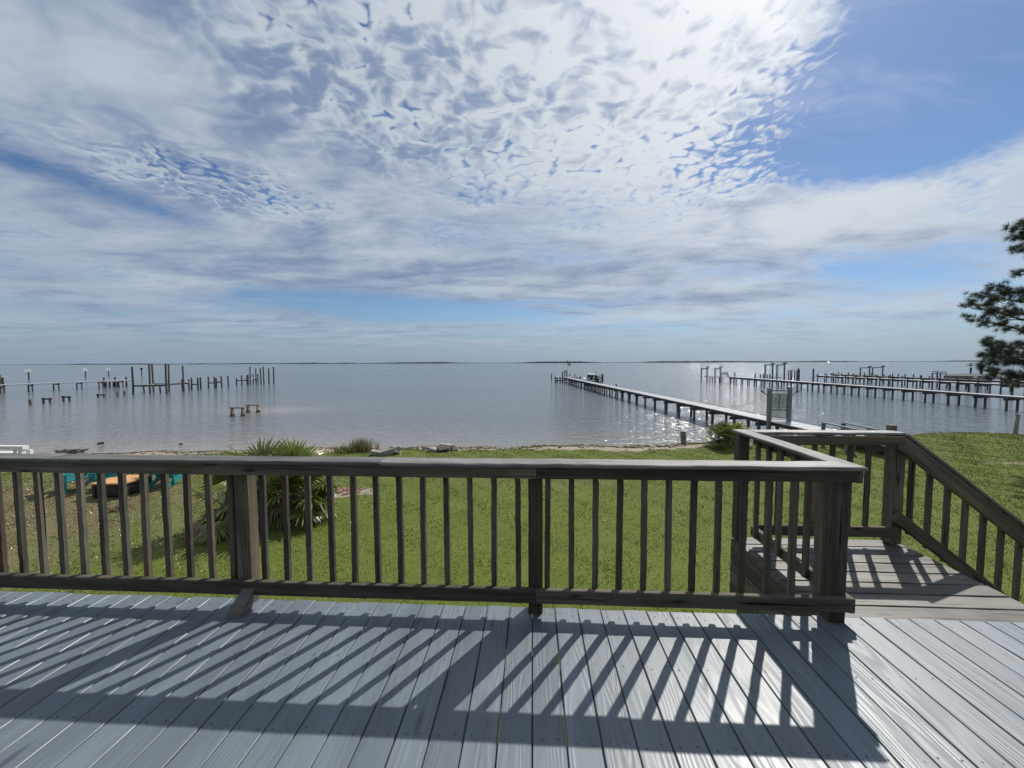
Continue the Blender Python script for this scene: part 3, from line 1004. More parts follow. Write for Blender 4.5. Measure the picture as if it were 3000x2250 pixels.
def blades(n, xr, yr, hmul, seed):
    r = np.random.default_rng(seed)
    x = r.uniform(xr[0], xr[1], n)
    y = yr[0] + (yr[1] - yr[0]) * r.random(n) ** 1.25
    s = sandiness(x, y)
    vis = (np.abs(x) < y * 1.42 + 1.0)
    keep = (s < 0.45 + 0.25 * r.random(n)) & (shore(x) - y > 0.25) & vis
    x, y = x[keep], y[keep]
    n = len(x)
    z = ground(x, y) - 0.006
    dist = np.hypot(x, y)
    clump = 0.6 + 0.5 * wob(x * 3.1, y * 3.3) + 0.4 * r.random(n)
    h = (0.022 + 0.026 * r.random(n)) * hmul * np.clip(clump, 0.5, 1.6)
    wd = 0.0035 + 0.00075 * dist
    a = r.uniform(0, 2 * math.pi, n)
    ln = r.uniform(0.2, 1.3, n) * h
    la = r.uniform(0, 2 * math.pi, n)
    bx_, by_ = np.cos(a) * wd, np.sin(a) * wd
    v = np.empty((n, 3, 3))
    v[:, 0] = np.stack([x - bx_, y - by_, z], 1)
    v[:, 1] = np.stack([x + bx_, y + by_, z], 1)
    v[:, 2] = np.stack([x + np.cos(la) * ln, y + np.sin(la) * ln, z + h], 1)
    f = np.arange(n * 3).reshape(n, 3)
    me = tri_mesh('turf', v.reshape(-1, 3), f, M_GRASS)
    at = me.attributes.new('tint', 'FLOAT', 'POINT')
    at.data.foreach_set('value', np.repeat(r.random(n), 3).astype(np.float32))
    at = me.attributes.new('dry', 'FLOAT', 'POINT')
    dv = np.clip(dryf(x, y) + 0.35 * (r.random(n) - 0.55) + 0.5 * wob(x * .9, y * .9) * dryf(x, y), 0, 1)
    at.data.foreach_set('value', np.repeat(dv, 3).astype(np.float32))
    return me


o = part('weed_tufts', blades(30000, (-26, 30), (2.0, 21.5), 1.9, 6), None, kind='stuff')
o['label'] = 'taller grass tufts and weeds standing through the lawn'
o['category'] = 'weeds'
o = part('turf', blades(950000, (-26, 30), (2.0, 21.5), 0.75, 5), None, kind='stuff')
o['label'] = 'short green lawn turf sloping from the deck to the shore'
o['category'] = 'grass'
# wrack, twigs and soil crumbs washed up along the lawn's seaward edge
r = np.random.default_rng(31)
v, f = [], []
for i in range(2600):
    x = r.uniform(-24, 16)
    y = float(shore(np.array(x))) - (abs(r.normal(0, 0.35)) + 0.25 if i % 3 else r.uniform(1.2, 4.4))
    z = float(ground(x, y)) + 0.004
    L_, w_, a = r.uniform(.03, .16), r.uniform(.008, .03), r.uniform(0, 6.28)
    dx_, dy_ = math.cos(a), math.sin(a)
    k = len(v)
    h_ = r.uniform(.006, .035)
    v += [(x - dx_ * L_, y - dy_ * L_, z), (x + dy_ * w_, y - dx_ * w_, z), (x + dx_ * L_, y + dy_ * L_, z), (x - dy_ * w_, y + dx_ * w_, z), (x, y, z + h_)]
    f += [(k, k + 1, k + 4), (k + 1, k + 2, k + 4), (k + 2, k + 3, k + 4), (k + 3, k, k + 4)]
o = part('wrack', mesh('wrack', v, f, plain('dark_wrack', (0.085, 0.068, 0.050), 0.9, var=0.5, scale=3)), None, kind='stuff')
o['label'] = 'dark wrack, twigs and soil crumbs strewn along the shore'
o['category'] = 'debris'
# bits of shell and bleached leaf lying in the turf
r = np.random.default_rng(77)
v, f = [], []
for i in range(170):
    x = r.uniform(-22, 26)
    y = r.uniform(5, 17.5)
    if abs(x) > y * 1.4 or float(sandiness(np.array(x), np.array(y))) > 0.8:
        continue
    z = float(ground(x, y)) + 0.028
    s = r.uniform(0.006, 0.013) * (2.2 if r.random() < 0.06 else 1) * (1 + 0.03 * y)
    a = r.uniform(0, 6.28)
    k = len(v)
    for j in range(5):
        q = a + j * 1.257
        v.append((x + math.cos(q) * s * r.uniform(.6, 1.2), y + math.sin(q) * s * r.uniform(.5, 1), z + r.uniform(-.004, .008)))
    v.append((x, y, z + 0.008))
    f += [(k + j, k + (j + 1) % 5, k + 5) for j in range(5)]
o = part('shell_litter', mesh('shell_litter', v, f, plain('bleached_shell', (0.52, 0.50, 0.44), 0.7)), None, kind='stuff')
o['label'] = 'scattered white bits of shell lying in the lawn'
o['category'] = 'shells'

# ------------------------------------------------------------------ piers, pilings and things in the water
def piling_mesh(L, r_, seed, mat=M_PILE):
    rr = random.Random(seed)
    b_ = MB()
    k = 5
    b_.tube([(rr.uniform(-.02, .02), rr.uniform(-.02, .02), L * i / (k - 1)) for i in range(k)],
            [r_ * (1.08 - 0.14 * i / (k - 1)) * rr.uniform(.95, 1.05) for i in range(k)], 8)
    return b_.make('piling', mat)


def base_top(px, pt, pb, zb=WATER_Z):
    """foot on the water and height of a pole, from its two ends in the photo"""
    a_ = GZ(px, pb, zb)
    return a_, GY(px, pt, a_.y).z


BED = -4.2


def pole(parent, px, pt, pb, r_=0.11, name='piling', seed=0, lean=0.0):
    a_, zt = base_top(px, pt, pb)
    me = piling_mesh(zt - BED, r_, seed)
    part(name, me, parent, frame((a_.x, a_.y, BED), (1, 0, lean), (0, 1, 0)))
    return Vector((a_.x, a_.y, zt))


def pier(label, p0, p1, z, width, spacing, above=0.0, group=None, top_mat=None, cat='pier', side_mat=None):
    p0, p1 = Vector((*p0, 0)), Vector((*p1, 0))
    d = (p1 - p0).normalized()
    s = Vector((-d.y, d.x, 0))
    L = (p1 - p0).length
    root = thing('pier', label, cat, (p0.x, p0.y, WATER_Z), group)
    # crosswise walkway boards, too many to name
    b_ = MB()
    n_ = int(L / 0.152)
    for i in range(n_):
        c_ = p0 + d * (0.076 + i * L / n_)
        dz = random.uniform(-0.004, 0.004)
        e_ = random.uniform(-0.02, 0.02)
        b_.bar(c_ - s * (width / 2 + e_) + Vector((0, 0, z - 0.02 + dz)), c_ + s * (width / 2 + e_) + Vector((0, 0, z - 0.02 + dz)), 0.138, 0.038)
    b_.part('walkway_boards', top_mat or M_PIERTOP, root, kind='stuff')
    for q in (-1, 1):
        b_ = MB()
        b_.bar(p0 + s * q * (width / 2 - 0.12) + Vector((0, 0, z - 0.135)), p1 + s * q * (width / 2 - 0.12) + Vector((0, 0, z - 0.135)), 0.06, 0.19)
        b_.part('stringer', side_mat or M_PILE, root)
    pl = [piling_mesh(z - BED - 0.05 + above, 0.092, k) for k in range(3)]
    nb = int(L / spacing)
    for i in range(nb + 1):
        c_ = p0 + d * (i * spacing + 0.15)
        if c_.y - float(shore(c_.x)) < -1.5:
            continue
        off = width / 2 - (0.10 if above <= 0 else -0.06)
        for q in (-1, 1):
            w_ = c_ + s * q * off + d * random.uniform(-.06, .06)
            k = random.uniform(-.012, .012)
            extra = random.uniform(-0.22, 0.22) if above > 0 else 0
            part('piling', pl[(i + q) % 3], root, frame((w_.x, w_.y, BED + extra), (1, 0, k), (0, 1, 0)))
        b_ = MB()
        b_.bar(c_ - s * (width / 2 + 0.12) + Vector((0, 0, z - 0.31)), c_ + s * (width / 2 + 0.12) + Vector((0, 0, z - 0.31)), 0.07, 0.18)
        b_.part('cross_beam', M_PILE, root)
    return root, d, s


# the pier straight out from this shore
PZ = -1.65
pw0 = 1.2
cl = lambda y: 12.85 - 0.0955 * (y - 21.5) + pw0 / 2
main_pier, pd, ps = pier('long straight pier with pale walkway running out from this shore', (cl(15.2), 15.2), (cl(84.5), 84.5), PZ, pw0, 2.4)
# head of the pier: a cross platform with low shelf and mooring posts
head = thing('mooring_platform', 'cross-shaped platform at the seaward end of the long pier', 'platform', (6.5, 86.5, WATER_Z))
b_ = MB()
hx0, hx1 = GY(1626, 1103, 86).x, GY(1700, 1103, 86).x
for i in range(int((hx1 - hx0) / 0.15)):
    b_.box(hx0 + i * 0.15, hx0 + i * 0.15 + 0.138, 85.0, 87.6, PZ - 0.04, PZ)
b_.part('walkway_boards', M_PIERTOP, head, kind='stuff')
for y in (85.15, 87.4):
    b_ = MB()
    b_.box(hx0 - 0.1, hx1 + 0.1, y - 0.05, y + 0.05, PZ - 0.24, PZ - 0.042)
    b_.part('stringer', M_PILE, head)
    b_ = MB()
    b_.box(hx0, hx0 + 2.2, y - 0.04, y + 0.04, PZ - 0.85, PZ - 0.72)
    b_.part('lower_beam', M_PILE, head)
for k, (px, pt, y) in enumerate(((1627, 1103, 85), (1632, 1104, 87.5), (1641, 1105, 85), (1648, 1088, 85.1), (1655, 1084, 87.6), (1660.5, 1085, 85.0), (1669, 1095, 87.7), (1684, 1097, 87.7), (1700, 1101, 85.2), (1676, 1104, 85.2), (1690, 1104, 85.2))):
    top = GY(px, pt, y)
    part('piling', piling_mesh(top.z - BED, 0.13, 200 + k), head, frame((top.x, y, BED), (1, 0, 0), (0, 1, 0)))
# flagpole with a small flag, hanging slack
fb = GY(1661.5, 1100, 85.4)
flag = thing('flagpole', 'slim flagpole with a slack flag at the end of the long pier', 'flagpole', (fb.x, 85.4, PZ))
ft = GY(1661.5, 1054, 85.4).z
b_ = MB()
b_.tube([(fb.x, 85.4, PZ - 0.1), (fb.x, 85.4, ft)], [0.05, 0.03], 8)
b_.part('pole', M_STEEL, flag)
for k, (mat, nm) in enumerate(((M_FLAGB, 'flag_canton'), (M_FLAGR, 'flag_stripe'), (M_FLAGW, 'flag_stripe'), (M_FLAGR, 'flag_stripe'))):
    b_ = MB()
    vs, fs = [], []
    for i in range(7):
        s_ = i / 6
        for j in (0, 1):
            zz = ft - 0.1 - (k + j) * 0.20 - s_ * 0.75
            vs.append((fb.x + 0.04 + s_ * 0.62, 85.4 + 0.10 * math.sin(s_ * 9 + k), zz))
    fs = [(2 * i, 2 * i + 1, 2 * i + 3, 2 * i + 2) for i in range(6)]
    vs += [(x, y + 0.012, z) for x, y, z in vs]
    fs += [tuple(14 + q for q in f_)[::-1] for f_ in fs]
    b_.add(vs, fs)
    piece = b_.part('flag' if k == 0 else nm, mat, flag if k == 0 else cloth)
    cloth = piece if k == 0 else cloth
for k, (px, pt, pb) in enumerate(((1616, 1094, 1115),)):
    root = thing('piling', 'lone piling standing just left of the pier head', 'piling', GZ(px, pb, WATER_Z))
    pole(root, px, pt, pb, 0.13, 'shaft', 5)

# ornamental gate across the pier
GYY = 21.5
gl, gr_ = 12.80, 13.84
gate = thing('pier_gate', 'grey trellis gate with scrollwork and lattice standing across the pier', 'gate', ((gl + gr_) / 2, GYY, PZ))
for x, zt, zb in ((gl, 0.14, -2.35), (gr_, 0.21, -1.95)):
    b_ = MB()
    b_.box(x - 0.085, x + 0.085, GYY - 0.085, GYY + 0.085, zb, zt)
    b_.part('gate_post', M_GATE, gate)
for z0, z1, mat, nm in ((-0.02, 0.05, M_GATE, 'header'), (-0.135, -0.075, M_WHITE, 'top_bar'), (-1.60, -1.53, M_WHITE, 'bottom_bar')):
    b_ = MB()
    b_.box(gl + 0.086, gr_ - 0.086, GYY - 0.03, GYY + 0.03, z0, z1)
    b_.part(nm, mat, gate)
x0, x1, z0, z1 = gl + 0.10, gr_ - 0.10, -1.52, -0.14
xm = (x0 + x1) / 2
b_ = MB()
for x in (x0, x1):
    b_.box(x - 0.03, x + 0.03, GYY - 0.025, GYY + 0.025, z0, z1)
b_.box(xm - 0.03, xm + 0.03, GYY - 0.02, GYY + 0.02, -1.02, z1)
b_.box(x0, x1, GYY - 0.022, GYY + 0.022, -1.05, -0.99)
b_.part('panel_frame', M_GATE, gate)
b_ = MB()
n_ = 9
zl0, zl1 = z0 + 0.01, -1.05
for i in range(-5, n_ + 1):
    for sg in (1, -1):
        xa = x0 + i * 0.095
        pts = []
        for k in range(2):
            zz = zl0 if k == 0 else zl1
            xx = xa + (zz - zl0) if sg > 0 else (x0 + x1) - (xa + (zz - zl0))
            pts.append((xx, zz))
        (xa_, za_), (xb_, zb_) = pts
        # clip to the panel
        if max(xa_, xb_) < x0 or min(xa_, xb_) > x1:
            continue
        t0, t1 = 0.0, 1.0
        dxx = xb_ - xa_
        for lim, sgn in ((x0, 1), (x1, -1)):
            tt = (lim - xa_) / dxx
            if (dxx > 0) == (sgn > 0):
                t0 = max(t0, tt)
            else:
                t1 = min(t1, tt)
        if t1 - t0 < 0.05:
            continue
        q = lambda t_: (xa_ + dxx * t_, GYY + 0.006 * sg, za_ + (zb_ - za_) * t_)
        b_.bar(q(t0), q(t1), 0.022, 0.012, (0, 1, 0))
b_.part('lattice', M_GATEL, gate)
b_ = MB()
for (xa, xb) in ((x0 + 0.03, xm - 0.03), (xm + 0.03, x1 - 0.03)):
    w_ = xb - xa
    for row in range(5):
        for cx in (0.27, 0.73):
            for sg in (1, -1):
                c_ = (xa + w_ * cx, -0.94 + 0.165 * row + (0.05 if sg > 0 else 0))
                r0 = w_ * 0.27
                pts = [(c_[0] + sg * r0 * (1 - q / 15) * math.cos(q * 0.52 + row), GYY, c_[1] + r0 * (1 - q / 15) * math.sin(q * 0.52 + row)) for q in range(13)]
                b_.tube(pts, 0.019, 4)
    for i in range(10):      # arch over the scrolls
        a0, a1 = math.pi * i / 10, math.pi * (i + 1) / 10
        b_.bar((xa + w_ / 2 + w_ / 2 * math.cos(a0), GYY, z1 - 0.17 + 0.16 * math.sin(a0)), (xa + w_ / 2 + w_ / 2 * math.cos(a1), GYY, z1 - 0.17 + 0.16 * math.sin(a1)), 0.03, 0.02, (0, 1, 0))
b_.part('scrollwork', M_GATEL, gate)
for sg, x in ((-1, gl - 0.085), (1, gr_ + 0.085)):
    b_ = MB()
    b_.tube([(x, GYY, -0.28), (x + sg * 0.26, GYY, -0.07)], 0.018, 6)
    st = b_.part('stay_arm', M_BLACK, gate)
    b_ = MB()
    b_.tube([(x + sg * 0.26, GYY, -0.07), (x + sg * 0.36, GYY, 0.01)], 0.04, 6)
    o = b_.part('stay_tip', M_BLACK, gate)
    b_ = MB()
    e_ = GY(2188, 1212, 25.5) if sg < 0 else GY(2374, 1240, 19.5)
    b_.tube([(x + sg * 0.06, GYY, -0.26), (cl(e_.y) + sg * 0.55, e_.y, PZ + 0.01)], 0.006, 4)
    b_.part('stay_wire', M_STEEL, gate)

# two low handrails where the pier meets the lawn
for x, ya, yb, zt, lab in ((12.82, 16.0, 17.6, -1.08, 'left'), (13.74, 16.1, 17.7, -1.10, 'right')):
    h = thing('pier_handrail', 'low grey handrail on the %s side of the pier entrance' % lab, 'handrail', (x, (ya + yb) / 2, PZ))
    b_ = MB()
    b_.bar((x, ya - 0.1, zt - 0.05), (x, yb + 0.05, zt - 0.03), 0.09, 0.05)
    b_.part('rail', M_GATE, h)
    for y in (ya, ya + 0.28, yb):
        b_ = MB()
        b_.box(x - 0.055, x + 0.055, y - 0.055, y + 0.055, PZ - 0.5, zt - 0.078)
        b_.part('post', M_OLDW, h)

# cabin boat moored beside the long pier
bc = GY(1731, 1110, 76)
boat = thing('motor_boat', 'pale teal cabin boat with white hardtop moored beside the long pier', 'boat', (bc.x, 76, WATER_Z))
HS = [(-2.9, 1.05, 0.92), (-2.0, 1.15, 0.92), (-0.5, 1.2, 0.98), (1.0, 1.12, 1.08), (2.2, 0.75, 1.2), (3.0, 0.08, 1.32)]


def hull(mats, secs, cx, cy, z0, parent, k=1.0, low='hull', upn='gunwale', rz=0.0):
    rings = []
    for (y, w_, h_) in secs:
        rings.append([(-w_ * 0.25, y, -0.15), (-w_ * 0.86, y, 0.22), (-w_, y, h_), (-w_ * 0.86, y, h_ + 0.03), (0, y, h_ - 0.02),
                      (w_ * 0.86, y, h_ + 0.03), (w_, y, h_), (w_ * 0.86, y, 0.22), (w_ * 0.25, y, -0.15)])
    vs = [Vector(q) * k for r in rings for q in r]
    n_ = 9
    idx = lambda i, j: i * n_ + j
    f1 = [(idx(i, j), idx(i, j + 1), idx(i + 1, j + 1), idx(i + 1, j)) for i in range(len(secs) - 1) for j in (0, 1, 6, 7)]
    f1 += [(idx(i, 8), idx(i, 0), idx(i + 1, 0), idx(i + 1, 8)) for i in range(len(secs) - 1)]
    f1.append((0, 1, 2, 6, 7, 8))
    f2 = [(idx(i, j), idx(i, j + 1), idx(i + 1, j + 1), idx(i + 1, j)) for i in range(len(secs) - 1) for j in (2, 3, 4, 5)]
    R = Matrix.Translation((cx, cy, z0)) @ Matrix.Rotation(rz, 4, 'Z')
    part(low, mesh(low, vs, f1, mats[0]), parent, R)
    part(upn, mesh(upn, vs, f2, mats[1]), parent, R)
    return R


R = hull((M_HULL, M_GEL), HS, bc.x, 76, WATER_Z + 0.10, boat, 1.0, 'hull', 'deck', 0.25)


def bpart(nm, mat, fn, parent=boat, Rm=None):
    b_ = MB()
    fn(b_)
    part(nm, b_.make(nm, mat), parent, Rm or R)


bpart('cabin', M_GEL, lambda q: q.add([(-0.85, -0.2, 0.95), (0.85, -0.2, 0.95), (0.75, 1.7, 1.05), (-0.75, 1.7, 1.05), (-0.75, 0.0, 1.45), (0.75, 0.0, 1.45), (0.5, 1.2, 1.4), (-0.5, 1.2, 1.4)],
                                      [(0, 1, 5, 4), (1, 2, 6, 5), (2, 3, 7, 6), (3, 0, 4, 7), (4, 5, 6, 7)]))
bpart('windscreen', M_GLASS, lambda q: q.add([(-0.8, 0.1, 1.42), (0.8, 0.1, 1.42), (0.72, -0.2, 2.0), (-0.72, -0.2, 2.0), (-0.8, 0.14, 1.42), (0.8, 0.14, 1.42), (0.72, -0.16, 2.0), (-0.72, -0.16, 2.0)],
                                             [(0, 1, 2, 3), (7, 6, 5, 4), (0, 3, 7, 4), (1, 5, 6, 2), (3, 2, 6, 7)]))
bpart('hardtop', M_GEL, lambda q: q.add([(-0.95, -1.7, 2.0), (0.95, -1.7, 2.0), (0.85, 0.1, 2.05), (-0.85, 0.1, 2.05), (-0.8, -1.6, 2.12), (0.8, -1.6, 2.12), (0.7, 0.0, 2.17), (-0.7, 0.0, 2.17)],
                                        [(3, 2, 1, 0), (4, 5, 6, 7), (0, 1, 5, 4), (1, 2, 6, 5), (2, 3, 7, 6), (3, 0, 4, 7)]))
for x in (-0.85, 0.85):
    for y in (-1.6, -0.1):
        bpart('top_support', M_STEEL, lambda q: q.tube([(x, y, 0.95), (x * 0.98, y, 2.0)], 0.03, 6))
for x in (-0.45, 0.45):
    bpart('seat', M_BLACK, lambda q: (q.box(x - 0.25, x + 0.25, -1.4, -0.9, 0.95, 1.3), q.box(x - 0.25, x + 0.25, -1.5, -1.38, 1.3, 1.75)))
bpart('outboard_motor', M_BLACK, lambda q: (q.box(-0.22, 0.22, -3.35, -2.95, 0.75, 1.3), q.box(-0.08, 0.08, -3.2, -3.0, -0.2, 0.75)))
bpart('light_mast', M_STEEL, lambda q: (q.tube([(0, -0.8, 2.15), (0, -0.8, 2.45)], 0.02, 5), q.box(-0.06, 0.06, -0.86, -0.74, 2.45, 2.55)))
# fence of mooring posts beside the boat
mp = thing('mooring_posts', 'row of dark mooring posts joined by rails beside the teal boat', 'mooring posts', GZ(1755, 1118, WATER_Z))
mpp = []
for k, (px, pt, pb) in enumerate(((1746, 1089, 1112), (1751.5, 1102, 1113), (1755.5, 1102, 1115), (1759.5, 1104, 1116.5), (1763, 1100, 1118), (1765.5, 1095, 1119))):
    mpp.append(pole(mp, px, pt, pb, 0.16 if k in (0, 5) else 0.09, 'post', 220 + k))
for dz in (-0.5, -1.0):
    b_ = MB()
    b_.bar((mpp[0].x, mpp[0].y, -0.9 + dz), (mpp[-1].x, mpp[-1].y, -0.9 + dz), 0.08, 0.12)
    b_.part('rail', M_PILE, mp)
root = thing('piling', 'short piling rising behind the middle of the long pier', 'piling', GZ(1805, 1136, WATER_Z))
pole(root, 1805, 1125, 1138, 0.11, 'shaft', 230)

# piers of the neighbours to the right
pier('second pier, nearest of the neighbours, pale walkway on paired pilings', (42.9, 20.0), (42.1, 84.0), -1.55, 1.15, 2.35, 0.0)
pier('third pier with pilings rising above its pale walkway', (60.5, 22.0), (62.6, 88.0), -1.42, 1.3, 2.6, 0.45)
pier('fourth pier, dark and farthest right, with posts above its deck', (68.5, 30.0), (70.0, 94.0), -1.35, 1.3, 3.0, 0.5, top_mat=M_OLDW)


def lift(label, posts, beam_dz, extra=()):
    root = thing('boat_lift', label, 'boat lift', posts[0][0])
    P_ = []
    for k, (q, zt) in enumerate(posts):
        me = piling_mesh(zt - BED, 0.12, 240 + k)
        part('piling', me, root, frame((q.x, q.y, BED), (1, 0, 0), (0, 1, 0)))
        P_.append(Vector((q.x, q.y, zt)))
    for i in range(0, len(P_), 2):
        b_ = MB()
        a_, e_ = P_[i], P_[i + 1]
        d_ = (e_ - a_).normalized() * 0.25
        b_.bar(a_ - d_ + Vector((0, 0, 0.08)), e_ + d_ + Vector((0, 0, 0.08)), 0.16, 0.16)
        b_.part('top_beam', M_PILE, root)
        b_ = MB()
        b_.box(e_.x - 0.22, e_.x + 0.22, e_.y - 0.3, e_.y + 0.2, e_.z + 0.16, e_.z + 0.5)
        b_.part('winch', M_STEEL, root)
        for s_ in (0.2, 0.8):
            b_ = MB()
            c_ = a_.lerp(e_, s_)
            b_.tube([c_, (c_.x, c_.y, -1.6)], 0.018, 4)
            b_.part('cable', M_STEEL, root)
    b_ = MB()
    a_, e_ = (P_[0] + P_[1]) / 2, (P_[2] + P_[3]) / 2
    b_.bar((a_.x, a_.y, -1.6), (e_.x, e_.y, -1.6), 0.2, 0.18)
    b_.part('cradle_beam', M_STEEL, root)


gp = lambda px, pt, y: (lambda q: (Vector((q.x, y, WATER_Z)), q.z))(GY(px, pt, y))
lift('two-frame boat lift at the tip of the second pier', [gp(2055, 1081, 88), gp(2072, 1081, 85), gp(2095, 1081, 88), gp(2111, 1081, 85)], 0)
lift('tall two-frame boat lift beside the third pier, left of its posts', [gp(2242, 1071, 81), gp(2264, 1070, 78), gp(2277, 1071, 81), gp(2299, 1069, 78)], 0)
lift('two-frame boat lift beyond the middle of the third pier', [gp(2521, 1079, 95), gp(2548, 1078, 92), gp(2557, 1078, 95), gp(2587, 1077, 92)], 0)
# cross walk joining lift and pier tip
cw = thing('lift_walkway', 'short dark cross walkway at the tip of the second pier', 'walkway', (40, 84.6, WATER_Z))
b_ = MB()
b_.box(37.3, 43.0, 84.1, 85.4, -1.62, -1.54)
b_.part('walkway_deck', M_OLDW, cw)
for x in (38.2, 40.2, 42.6):
    for y in (84.2, 85.3):
        part('piling', piling_mesh(-1.62 - BED, 0.10, int(x)), cw, frame((x, y, BED), (1, 0, 0), (0, 1, 0)))
# bench on the second pier
bn = GY(2122, 1103, 83.2)
bench = thing('bench', 'small slatted bench near the tip of the second pier', 'bench', (bn.x, 83.2, -1.55))
for sx in (-0.75, 0.75):
    for sy in (-0.2, 0.2):
        b_ = MB()
        b_.box(bn.x + sx - 0.05, bn.x + sx + 0.05, 83.2 + sy - 0.05, 83.2 + sy + 0.05, -1.55, -0.65 if sy > 0 else -1.08)
        b_.part('leg', M_OLDW, bench)
for k in range(3):
    b_ = MB()
    b_.box(bn.x - 0.85, bn.x + 0.85, 83.2 - 0.24 + k * 0.16, 83.2 - 0.11 + k * 0.16, -1.08, -1.03)
    b_.part('seat_slat', M_OLDW, bench)
for k in range(2):
    b_ = MB()
    b_.box(bn.x - 0.85, bn.x + 0.85, 83.36, 83.40, -0.95 + k * 0.2, -0.82 + k * 0.2)
    b_.part('back_slat', M_OLDW, bench)
hq = GY(2152, 1103, 80.5)
hk = thing('rope_post', 'thin dark post hung with looped rope on the second pier', 'post', (hq.x, 80.5, -1.55))
b_ = MB()
b_.tube([(hq.x, 80.5, -1.6), (hq.x, 80.5, -0.5)], 0.05, 6)
b_.part('post', M_PILE, hk)
b_ = MB()
b_.tube([(hq.x + 0.16 * math.sin(a) * (1 if a < 3.14 else 0.4), 80.44, -1.0 - 0.4 * math.cos(a)) for a in np.linspace(0, 6.28, 14)], 0.03, 5)
b_.part('rope', M_BLACK, hk)

# mooring posts standing about the neighbours' piers
ORD = 'first second third fourth fifth sixth seventh eighth ninth tenth eleventh twelfth thirteenth fourteenth fifteenth sixteenth seventeenth eighteenth'.split()
for k, (px, pt, pb) in enumerate(((2212, 1095, 1121), (2228, 1096, 1116), (2236, 1096, 1116), (2247, 1097, 1117), (2255, 1096, 1117), (2310, 1085, 1112), (2315, 1085, 1113), (2319, 1083, 1113), (2328, 1084, 1114),
                                  (2334, 1085, 1115), (2338, 1079, 1116), (2341, 1082, 1117), (2382, 1080, 1119), (2441, 1091, 1110), (2484, 1093, 1110), (2501, 1095, 1111), (2614, 1094, 1111), (2700, 1100, 1116))):
    root = thing('piling', '%s dark mooring pile from the left among the right-hand piers' % ORD[k], 'piling', GZ(px, pb, WATER_Z), 'mooring piles among the right-hand piers')
    pole(root, px, pt, pb, 0.16 if px in (2338, 2382) else 0.11, 'shaft', 250 + k)
root = thing('piling', 'tall piling beside the covered boat at far right', 'piling', GZ(2873, 1120, WATER_Z))
pole(root, 2873, 1056, 1122, 0.22, 'shaft', 280)
root = thing('piling', 'capped piling standing behind the covered boat', 'piling', GZ(2843, 1105, WATER_Z))
pole(root, 2843, 1077, 1106, 0.2, 'shaft', 281)
# low rail dock behind the covered boat
rd = thing('low_dock', 'low dark dock of rails and posts left of the covered boat', 'dock', GZ(2750, 1104, WATER_Z))
pp = [pole(rd, px, pt, pb, 0.15, 'post', 285 + i) for i, (px, pt, pb) in enumerate(((2731, 1092, 1104), (2745, 1090, 1104), (2755, 1093, 1106), (2772, 1094, 1107)))]
for dz in (0.9, 0.4):
    b_ = MB()
    b_.bar((pp[0].x, pp[0].y, WATER_Z + 0.6 + dz), (pp[-1].x, pp[-1].y, WATER_Z + 0.6 + dz), 0.12, 0.2)
    b_.part('rail', M_PILE, rd)
# covered boat on a lift
ca, cb = GY(2779, 1100, 74), GY(2893, 1100, 74)
cbt = thing('covered_boat', 'long boat under grey canvas raised on a lift at far right', 'boat', ((ca.x + cb.x) / 2, 74, WATER_Z))
Lb = cb.x - ca.x
secs = [(-Lb / 2, 0.9, 1.0), (-Lb / 4, 1.15, 1.0), (0, 1.2, 1.0), (Lb / 4, 1.15, 1.05), (Lb * 0.42, 0.7, 1.12), (Lb / 2, 0.1, 1.2)]
Rc = hull((M_CANVAS, M_CANVAS), secs, (ca.x + cb.x) / 2, 74, -2.05, cbt, 1.0, 'hull', 'canvas_deck', -math.pi / 2)
bpart('canvas_cover', M_CANVAS, lambda q: q.add([(-1.0, -Lb * .48, 1.0), (1.0, -Lb * .48, 1.0), (0.9, Lb * .35, 1.05), (-0.9, Lb * .35, 1.05), (-0.3, -Lb * .4, 1.35), (0.3, -Lb * .4, 1.35), (0.2, Lb * .2, 1.35), (-0.2, Lb * .2, 1.35)],
                                                 [(0, 1, 5, 4), (1, 2, 6, 5), (2, 3, 7, 6), (3, 0, 4, 7), (4, 5, 6, 7)]), cbt, Rc)
bpart('white_stripe', M_GEL, lambda q: q.box(-0.25, 0.25, -Lb * .22, Lb * .18, 1.36, 1.40), cbt, Rc)
bpart('window_patch', M_GEL, lambda q: q.box(1.16, 1.22, -Lb * .05, Lb * .06, 0.6, 0.95), cbt, Rc)
for y in (-Lb * .35, -Lb * .1, Lb * .12, Lb * .33):
    for x in (-0.8, 0.8):
        bpart('bunk_leg', M_PILE, lambda q: q.tube([(x, y, -1.9), (x, y, 0.1)], 0.12, 6), cbt, Rc)

# ------------------------------------------------------------------ left side: neighbour's pier, ruins and signs
pier('far left pier with pale walkway and paired pilings', (-84.6, 40.0), (-79.4, 72.0), -1.5, 1.3, 3.05, 0.0, side_mat=M_PIERTOP)  # stringers take the pale walkway colour to look sunlit
lh = thing('mooring_platform', 'small post-lined platform at the end of the far left pier', 'platform', (-79, 73.2, WATER_Z))
hp = []
for k, (px, pt, pb) in enumerate(((306, 1106, 1134), (311, 1116, 1133), (322, 1116, 1133), (333, 1117, 1132), (338, 1105, 1132), (345, 1117, 1132), (371, 1104, 1132))):
    hp.append(pole(lh, px, pt, pb, 0.15, 'piling', 300 + k))
b_ = MB()
a_, e_ = hp[0], hp[-1]
b_.bar((a_.x, a_.y, -1.52), (e_.x, e_.y, -1.50), 1.4, 0.06)
b_.part('walkway_deck', M_PIERTOP, lh)
b_ = MB()
b_.bar((a_.x, a_.y - .6, -1.72), (e_.x, e_.y - .6, -1.72), 0.12, 0.28)
b_.part('beam', M_PILE, lh)

